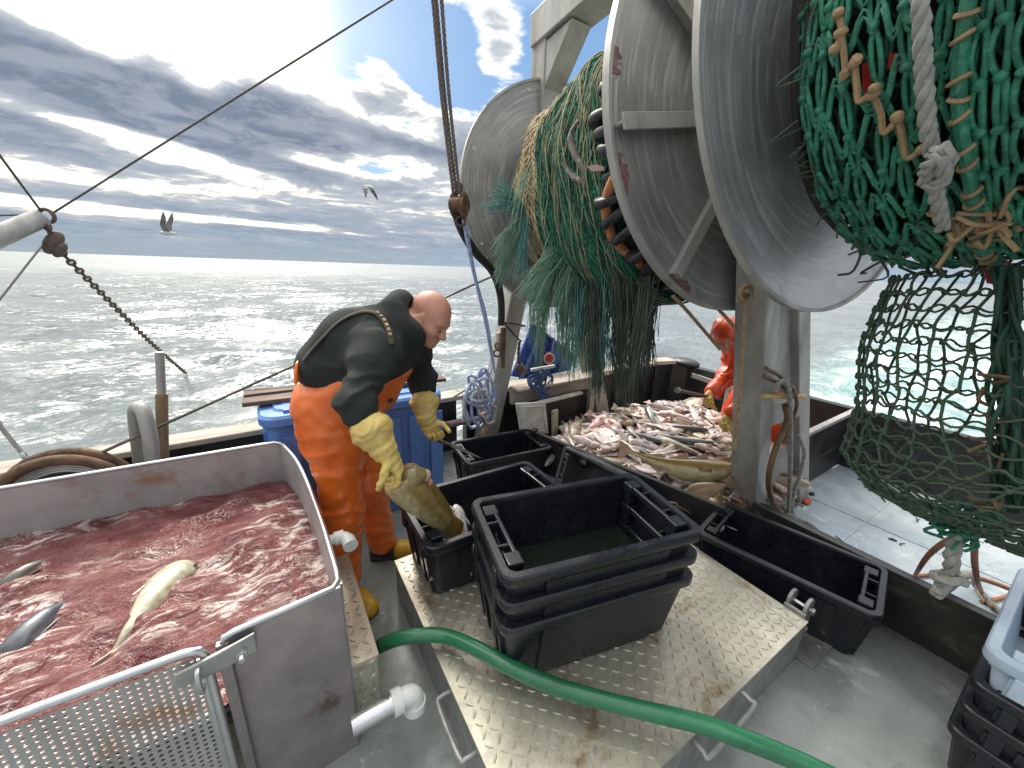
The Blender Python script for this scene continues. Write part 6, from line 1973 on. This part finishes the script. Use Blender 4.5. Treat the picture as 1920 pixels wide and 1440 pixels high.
b = MB(); b.cyl(aY(306, 905, 2.82), aY(303, 738, 2.82), .029, n=14); b.build('sleeve', mat('rust_streaked_post', (.30, .25, .16), (.22, .13, .06), .5, .7, .3, 9, .2, 40, stretch=(1, 1, .3)), t)
b = MB(); b.cyl(aY(303, 738, 2.82), aY(299, 660, 2.82), .021, n=14); b.build('rod', M['alu'], t)
b = MB(); p, q = aY(-30, 762, 2.95), aY(40, 848, 2.9); b.tube([p, p * .6 + q * .4, p * .55 + q * .45, q], [.014, .014, .010, .010], 8); b.torus(aY(47, 857, 2.9), .026, .009, (1, .3, .2), 16, 6)
tag(b.build('turnbuckle', M['galv']), 'grey turnbuckle with an eye at the left edge above the rail', 'turnbuckle')
b = MB(); b.tube([aY(740, 830, 2.95), aY(815, 800, 2.93), aY(900, 785, 2.9)], .030, 12); tag(b.build('rail_pipe', mat('rusty_pipe', (.30, .28, .27), (.20, .09, .05), .5, .7, .4, 14, .2, 40), None), 'rust-streaked pipe low along the bulwark behind the knife', 'pipe')

# ------------------------------------------------------------------ tackle and cable by the far flange
t = empty('tackle', aY(862, 385, 2.55), label='rope tackle with a rusty pulley block beside the far flange', cat='tackle')
b = MB()
for x0, x1, dy in ((812, 850, 0), (818, 856, .02), (828, 862, -.02)):
    pts = [aY(x0 - 6, -60, 2.3 + dy), aY(x0, 0, 2.35 + dy), aY((x0 + x1) / 2 - 2, 190, 2.45 + dy), aY(x1, 362, 2.55 + dy)]
    rope3(b, pts, .011)
b.build('falls', mat('brown_grey_rope', (.20, .155, .13), (.13, .11, .10), .8, .9, 0, 30, .3, 120), t, ang=60)
b = MB(); bc = aY(861, 384, 2.55)
for s in (-1, 1): b.ell(bc + np.array([.02, -.03, 0]) * s, (.040, .016, .085), 14, 10)
b.cyl(bc + [-.03, .045, 0], bc + [.03, -.045, 0], .05, n=20); b.torus(bc + [0, 0, .10], .03, .009, (1, .2, 0), 14, 6); b.torus(bc + [.01, 0, -.10], .03, .009, (.2, 1, 0), 14, 6)
b.build('pulley_block', M['rust'], t)
b = MB(); rope3(b, [aY(868, 412, 2.55), aY(885, 500, 2.58), aY(910, 605, 2.62), aY(925, 690, 2.68)], .010); rope3(b, [aY(872, 412, 2.56), aY(892, 520, 2.60), aY(913, 600, 2.64), aY(928, 700, 2.70)], .009)
b.build('hauling_line', M['rope_blue'], t, ang=60)
b = MB(); 
for dx, r_ in ((0, .020), (9, .015)):
    b.tube(smooth_path([aY(850 + dx, 372, 2.62), aY(858 + dx, 420, 2.64), aY(885 + dx, 470, 2.68), aY(922 + dx, 512, 2.74), aY(937 + dx * .6, 560, 2.78), aY(938 + dx * .6, 610, 2.80)], 8), r_, 10)
tag(b.build('hydraulic_cable', M['cable']), 'black rubber cables looping from the tackle to the frame leg', 'cable')
# gear lashed to the leg
t = empty('leg_fitting', aY(936, 650, 2.78), label='rusty shackles and wooden fairlead lashed to the far frame leg', cat='fitting')
b = MB(); b.box(aY(938, 640, 2.80), (.07, .05, .16)); b.build('wood_block', M['wood'], t, smooth=False, bevel=.01)
b = MB(); b.tube([aY(944, 615, 2.77), aY(942, 690, 2.77)], [.025, .02], 10); b.torus(aY(934, 650, 2.76), .035, .009, (1, .2, .1), 14, 6); b.torus(aY(932, 662, 2.76), .03, .009, (.3, 1, .1), 14, 6); b.build('shackle', M['rust'], t)
b = MB(); b.torus(aY(962, 608, 2.90), .115, .006, (.2, .1, 1), 20, 6, flat=1.0); b.tube(smooth_path([aY(945, 605, 2.80), aY(962, 625, 2.80), aY(977, 640, 2.80)], 5), .008, 6); b.build('lashing', M['cable'], t)

# coiled rope hanging from the leg
rs = np.random.default_rng(4)
t = empty('rope_coil', aY(898, 745, 2.72), label='coiled blue and white laid rope hanging on the far frame leg', cat='rope')
def loop_pts(cx, cy, wx, wy, Y, tilt, rs, n=10, jit=3):
    return [aY(cx + wx * math.cos(a) * math.cos(tilt) - wy * math.sin(a) * math.sin(tilt) + rs.normal(0, jit), cy + wx * math.cos(a) * math.sin(tilt) + wy * math.sin(a) * math.cos(tilt) + rs.normal(0, jit), Y + .03 * math.sin(a * 2)) for a in np.linspace(0, 2 * PI, n, endpoint=False)]
for k, (cx, cy, wx, wy, mt, R_) in enumerate(((895, 750, 12, 52, 'rope_blue', .013), (905, 745, 14, 48, 'rope_blue', .013), (892, 765, 20, 38, 'rope_blue', .013), (912, 725, 12, 36, 'rope_blue', .013), (886, 758, 13, 44, 'rope_white', .011), (900, 735, 24, 26, 'rope_blue', .013), (912, 768, 14, 24, 'rope_white', .010))):
    lp = loop_pts(cx, cy, wx, wy, 2.70 - .012 * k, .18 * (k % 3 - 1), rs); lp.append(lp[0])
    b = MB(); rope3(b, lp, R_, res=6); b.build('rope_turn', M[mt], t, ang=60)
b = MB(); rope3(b, loop_pts(903, 742, 20, 10, 2.62, -.3, rs, 8, 1), .014, res=6); rope3(b, [aY(922, 690, 2.68), aY(912, 715, 2.64), aY(905, 738, 2.62)], .013)
rope3(b, [aY(918, 690, 2.72), aY(880, 725, 2.78), aY(850, 745, 2.9)], .010); b.build('hitch', M['rope_white'], t, ang=60)
b = MB(); b.tube(smooth_path([aY(905, 775, 2.64), aY(912, 800, 2.64), aY(903, 815, 2.64), aY(910, 822, 2.64)], 4), .026, 8); b.build('tail_bundle', M['rope_tan'], t)

# cleat on the cross rail with blue rope
t = empty('cleat', aY(1016, 700, 2.74), label='white T-shaped cleat standing on the wooden cross rail', cat='cleat')
b = MB(); b.bar(aY(995, 694, 2.76), aY(1040, 686, 2.76), .03, .03); b.build('horn', M['white_pl'], t, smooth=False, bevel=.008)
b = MB(); b.cyl(aY(1018, 692, 2.76), aY(1018, 712, 2.76), .026, n=12); b.build('stem', M['alu'], t)
b = MB()
for k in range(9):
    x0 = 1000 + rs.uniform(0, 30); pts = smooth_path([aY(x0, 700 + rs.uniform(-4, 10), 2.72), aY(x0 - 10 + rs.normal(0, 6), 720, 2.69), aY(1012 + rs.normal(0, 4), 725 + rs.normal(0, 8), 2.69), aY(1020 + rs.normal(0, 6), 745, 2.70), aY(1010 + rs.normal(0, 4), 775, 2.70)], 5); b.tube(pts, .009, 6)
for k in range(3): b.tube(smooth_path(loop_pts(1012, 714, 22, 9 + 5 * k, 2.71, -.2, rs, 9, 2), 4, True), .009, 6, closed=True)
tag(b.build('rope_hank', M['rope_dblue']), 'dark blue rope hank tied round the white cleat', 'rope')

# chains and the blue trawl door outboard of the frame
b = MB(); chain(b, [aY(1020, 572, 2.84), aY(1017, 640, 2.84), aY(1012, 700, 2.84)], .062, .0085); tag(b.build('hanging_chain', M['chain'], ang=60), 'rusty chain hanging from the far flange towards the cleat', 'chain')
b = MB(); chain(b, [aY(974, 640, 2.86), aY(972, 675, 2.86), aY(980, 690, 2.86), aY(990, 700, 2.86)], .055, .008); b.ell(aY(975, 692, 2.86), (.05, .04, .06), 10, 8)
tag(b.build('chain_clump', M['chain'], ang=60), 'short chain and shackle hanging by the left frame leg', 'chain')
t = empty('trawl_door', (2.3, 3.35, .5), label='blue steel trawl door hanging outboard between the frame legs', cat='trawl door')
b = MB(); O = lambda x, y, d=0: aY(x, y, 3.35 + d)
b.prism([O(958, 705), O(998, 606), O(1014, 620), O(976, 708)], (.2, -1, .1), .03); b.prism([O(980, 712), O(1014, 620), O(1034, 632), O(1060, 652), O(1073, 668), O(1068, 694), O(1040, 700)], (.2, -1, .1), .03)
b.build('plate', M['doorblue'], t, smooth=False, bevel=.004)
b = MB()
for p, q in (((1014, 618), (976, 712)), ((1036, 632), (1024, 700)), ((1062, 652), (1044, 698))): b.bar(O(*p, -.03), O(*q, -.03), .02, .07, (0, 1, 0))
b.bar(O(1000, 608, -.03), O(1074, 666, -.03), .018, .05, (0, 1, 0)); b.build('stiffener', mat('worn_blue_edge', (.16, .22, .34), (.05, .10, .26), .5, .6, .2, 20), t, smooth=False)
b = MB(); b.ell(O(1028, 672, -.12), (.05, .05, .075), 14, 10); b.build('float', M['red_rag'], t)
b = MB(); b.torus(O(1030, 672, -.16), .055, .008, (.5, 1, .1), 18, 6); b.build('ring', M['rope_white'], t)

# white tote lid leaning on the board
t = empty('tote_lid', aY(1000, 810, 2.6), label='dirty white tote lid with moulded ribs leaning on the black board', cat='lid')
b = MB(); q = [aY(966, 756, 2.64), aY(1022, 753, 2.58), aY(1028, 812, 2.60), aY(976, 815, 2.62)]; nv = np.cross(q[1] - q[0], q[3] - q[0]); b.prism(q, nv, .03); b.build('panel', M['white_pl'], t, smooth=False, bevel=.008)
nv = nrm(nv); nv = nv if nv[1] < 0 else -nv
b = MB(); cq = np.mean(q, 0); ins = [cq + (p - cq) * .78 + nv * .018 for p in q]
for i in range(4): b.tube([ins[i], ins[(i + 1) % 4]], .007, 6)
b.tube([ins[0] * .5 + ins[1] * .5, ins[2] * .5 + ins[3] * .5], .006, 6); b.torus(cq * .6 + ins[1] * .4 , .03, .006, nv, 14, 6); b.build('rib', M['white_pl'], t)
b = MB(); b.bar(aY(1000, 758, 2.66), aY(1090, 736, 2.72), .05, .03); b.build('long_edge', M['white_pl'], t, smooth=False, bevel=.008)
b = MB(); b.bar(aY(1040, 768, 2.60), aY(1040, 815, 2.60), .07, .03, (0, 1, 0)); tag(b.build('tote_lid', mat('tan_plastic', (.42, .38, .25), (.30, .27, .17), .5, .6), smooth=False, bevel=.012), 'narrow tan lid edge standing beside the white tote lid', 'lid')

# ------------------------------------------------------------------ gear on the near frame
b = MB(); rope3(b, [aY(1397, 545, .925), aY(1394, 640, .925), aY(1385, 760, .925), aY(1377, 845, .925)], .009); b.torus(aY(1398, 548, .92), .03, .010, (.3, 1, 0), 14, 6); b.torus(aY(1396, 556, .92), .028, .009, (.6, .7, .4), 14, 6)
tag(b.build('lashing_line', M['rope_tan'], ang=60), 'thin tan line running down the front of the near frame leg', 'rope')
b = MB(); p, q = aY(1432, 743, .90), aY(1506, 743, .90); b.tube([p, p * .8 + q * .2, p * .1 + q * .9, q], [.014, .013, .014, .017], 12); tag(b.build('tool_handle', M['yellowwood']), 'yellow wooden tool handle stuck across the near frame cross rail', 'handle')
b = MB(); rope3(b, [aY(1452, 735, .89), aY(1462, 715, .885), aY(1476, 722, .87), aY(1481, 760, .87), aY(1482, 850, .88), aY(1480, 930, .90), aY(1478, 965, .90)], .0135)
rope3(b, [aY(1497, 815, .93), aY(1508, 850, .91), aY(1500, 890, .90), aY(1484, 945, .90), aY(1490, 972, .88)], .0125)
rope3(b, [aY(1478, 962, .9), dk(1500, 975, .02), dk(1522, 985, .02), dk(1540, 1002, .02)], .0125)
tag(b.build('mooring_rope', M['rope_grey'], ang=60), 'thick grey rope draped over the yellow handle down to the deck', 'rope')
b = MB(); b.tube(smooth_path([aY(1472, 760, .885), aY(1476, 790, .88), aY(1455, 840, .88), aY(1442, 890, .88), aY(1444, 925, .89), aY(1456, 950, .90), aY(1470, 968, .90)], 7), .017, 10)
for (x0, y0, x1, y1) in ((1436, 690, 1490, 730), (1432, 705, 1488, 742)): b.tube(smooth_path([aY(x0, y0, .93), aY((x0 + x1) / 2, (y0 + y1) / 2 - 4, .90), aY(x1, y1, .88)], 5), .010, 8)
b.tube(smooth_path([aY(1488, 728, .88), aY(1494, 760, .87), aY(1480, 800, .87), aY(1470, 830, .87)], 5), .010, 8)
tag(b.build('brown_strap', mat('brown_leather_strap', (.17, .10, .045), (.11, .065, .03), .5, .7, 0, 14)), 'tan-brown hose hanging in a bow on the near frame', 'hose')
b = MB()
for k in range(16):
    p = dk(1452 + rs.uniform(-12, 40), 950 + rs.uniform(-6, 24), .03 + rs.uniform(0, .06)); q = p + rs.normal(0, .06, 3) * [1, 1, .3]; b.tube(smooth_path([p, (p + q) / 2 + [0, 0, .02], q], 4), .010, 6)
tag(b.build('rope_tangle', M['rope_grey']), 'tangle of wet rope ends at the foot of the near frame', 'rope')
b = MB(); b.prism([dk(1425, 958, .06), dk(1450, 952, .05), dk(1462, 962, .05), dk(1448, 972, .06), dk(1430, 970, .05)], (0, .2, 1), .02); tag(b.build('green_rag', M['twine'], smooth=False, bevel=.006), 'scrap of green netting at the frame foot beside the long tub', 'rag')
b = MB(); b.ell(dk(1512, 941, .02), (.035, .025, .02), 12, 8); b.ell(dk(1516, 938, .03), (.018, .02, .016), 10, 7); tag(b.build('orange_scrap', mat('orange_red_scrap', (.55, .10, .05), (.4, .06, .03), .5)), 'small orange-red scrap on the aft deck by the frame', 'scrap')
b = MB(); b.ell(dk(1522, 926, .012), (.025, .02, .013), 10, 7); tag(b.build('dark_scrap', M['dark']), 'little dark lump on the aft deck beside the orange scrap', 'scrap')
for (pts, lab) in (([(1262, 555, 1.22), (1290, 585, 1.22), (1320, 620, 1.22), (1350, 655, 1.18)], 'tan rope slanting down from the ribbed flange across the hooded person'), ([(1340, 573, 1.15), (1362, 596, 1.12), (1384, 622, 1.08)], 'short tan rope from the flange rim to the near frame leg')):
    b = MB(); rope3(b, [aY(*p) for p in pts], .0095); tag(b.build('rope_line', M['rope_tan'], ang=60), lab, 'rope')
# orange line and bits on the aft deck at right
b = MB()
for q in ([(1830, 985, .55), (1790, 1005, .40), (1742, 1040, .18), (1716, 1078, .02)], [(1716, 1080, .015), (1780, 1076, .015), (1830, 1082, .015), (1880, 1098, .015), (1960, 1130, .015)], [(1830, 985, .55), (1828, 1060, .2), (1840, 1110, .03), (1862, 1140, .02)], [(1840, 1128, .015), (1880, 1120, .015), (1930, 1100, .015)]):
    b.tube(smooth_path([dk(*p) if p[2] < .1 else aX(p[0], p[1], 1.9 + .5 * (.55 - p[2])) for p in q], 8), .0095, 8)
tag(b.build('orange_line', mat('faded_orange_line', (.34, .15, .075), (.26, .11, .06), .7)), 'faded orange line trailing from the cod end over the aft deck', 'rope')
rd = np.random.default_rng(6)
for k in range(14):
    b = MB(); p = dk(rd.uniform(1540, 1880), rd.uniform(900, 1110), .006)
    if p[0] < 2.62: continue
    b.tube(smooth_path([p, p + rd.normal(0, .03, 3) * [1, 1, .05] + [0, 0, .004], p + rd.normal(0, .05, 3) * [1, 1, .05] + [0, 0, .002]], 4), rd.uniform(.002, .006), 5)
    tag(b.build('weed_scrap', M['dark']), 'tiny dark shred of weed on the pale aft deck', 'scrap', 'shreds on the aft deck')

# ------------------------------------------------------------------ gulls
def gull(p, fw, span, up_l, up_r, lab):
    t = empty('gull', p, label=lab, cat='gull'); p = np.array(p); f = nrm(fw); l = nrm(np.cross((0, 0, 1), f)); u = np.cross(f, l)
    b = MB(); rings = []
    for s, r in ((-.5, .012), (-.42, .04), (-.25, .06), (0, .085), (.25, .075), (.36, .045), (.42, .05), (.48, .04), (.52, .012), (.58, .005)):
        rings.append([p + f * s * .42 * span + (l * math.cos(a) + u * math.sin(a)) * r * span * .8 for a in np.linspace(0, 2 * PI, 12, endpoint=False)])
    b.loft(rings); b.build('body', M['gullw'], t, ang=180)
    for s, (e1_, e2_) in ((1, up_l), (-1, up_r)):
        b = MB(); a0 = p + l * s * .03 * span; d1 = l * s * math.cos(e1_) + u * math.sin(e1_); d2 = l * s * math.cos(e2_) + u * math.sin(e2_)
        m_ = a0 + d1 * .22 * span; tp = m_ + d2 * .36 * span - f * .10 * span
        nv = np.cross(d1, f)
        b.prism([a0 + f * .07 * span, m_ + f * .09 * span, m_ - f * .06 * span, a0 - f * .08 * span], nv, .012 * span)
        b.prism([m_ + f * .09 * span, m_ * .45 + tp * .55 + f * .05 * span, tp, m_ * .5 + tp * .5 - f * .07 * span, m_ - f * .06 * span], np.cross(d2, f), .008 * span)
        b.build('wing', M['gull'], t, smooth=False)
    b = MB(); e = p - f * .20 * span; b.prism([e + l * .02 * span, e - f * .12 * span + l * .06 * span, e - f * .12 * span - l * .06 * span, e - l * .02 * span], u, .006 * span); b.build('tail', M['gullw'], t, smooth=False)


gull(aY(315, 437, 14), (-.9, .45, .05), .95, (1.15, 1.35), (1.25, 1.45), 'gull low over the horizon with its wings raised straight up')
gull(aY(692, 351, 15), (-.75, .65, .1), 1.0, (-.35, -1.1), (-.25, -.95), 'gull higher up in the clouds with wings beating down')
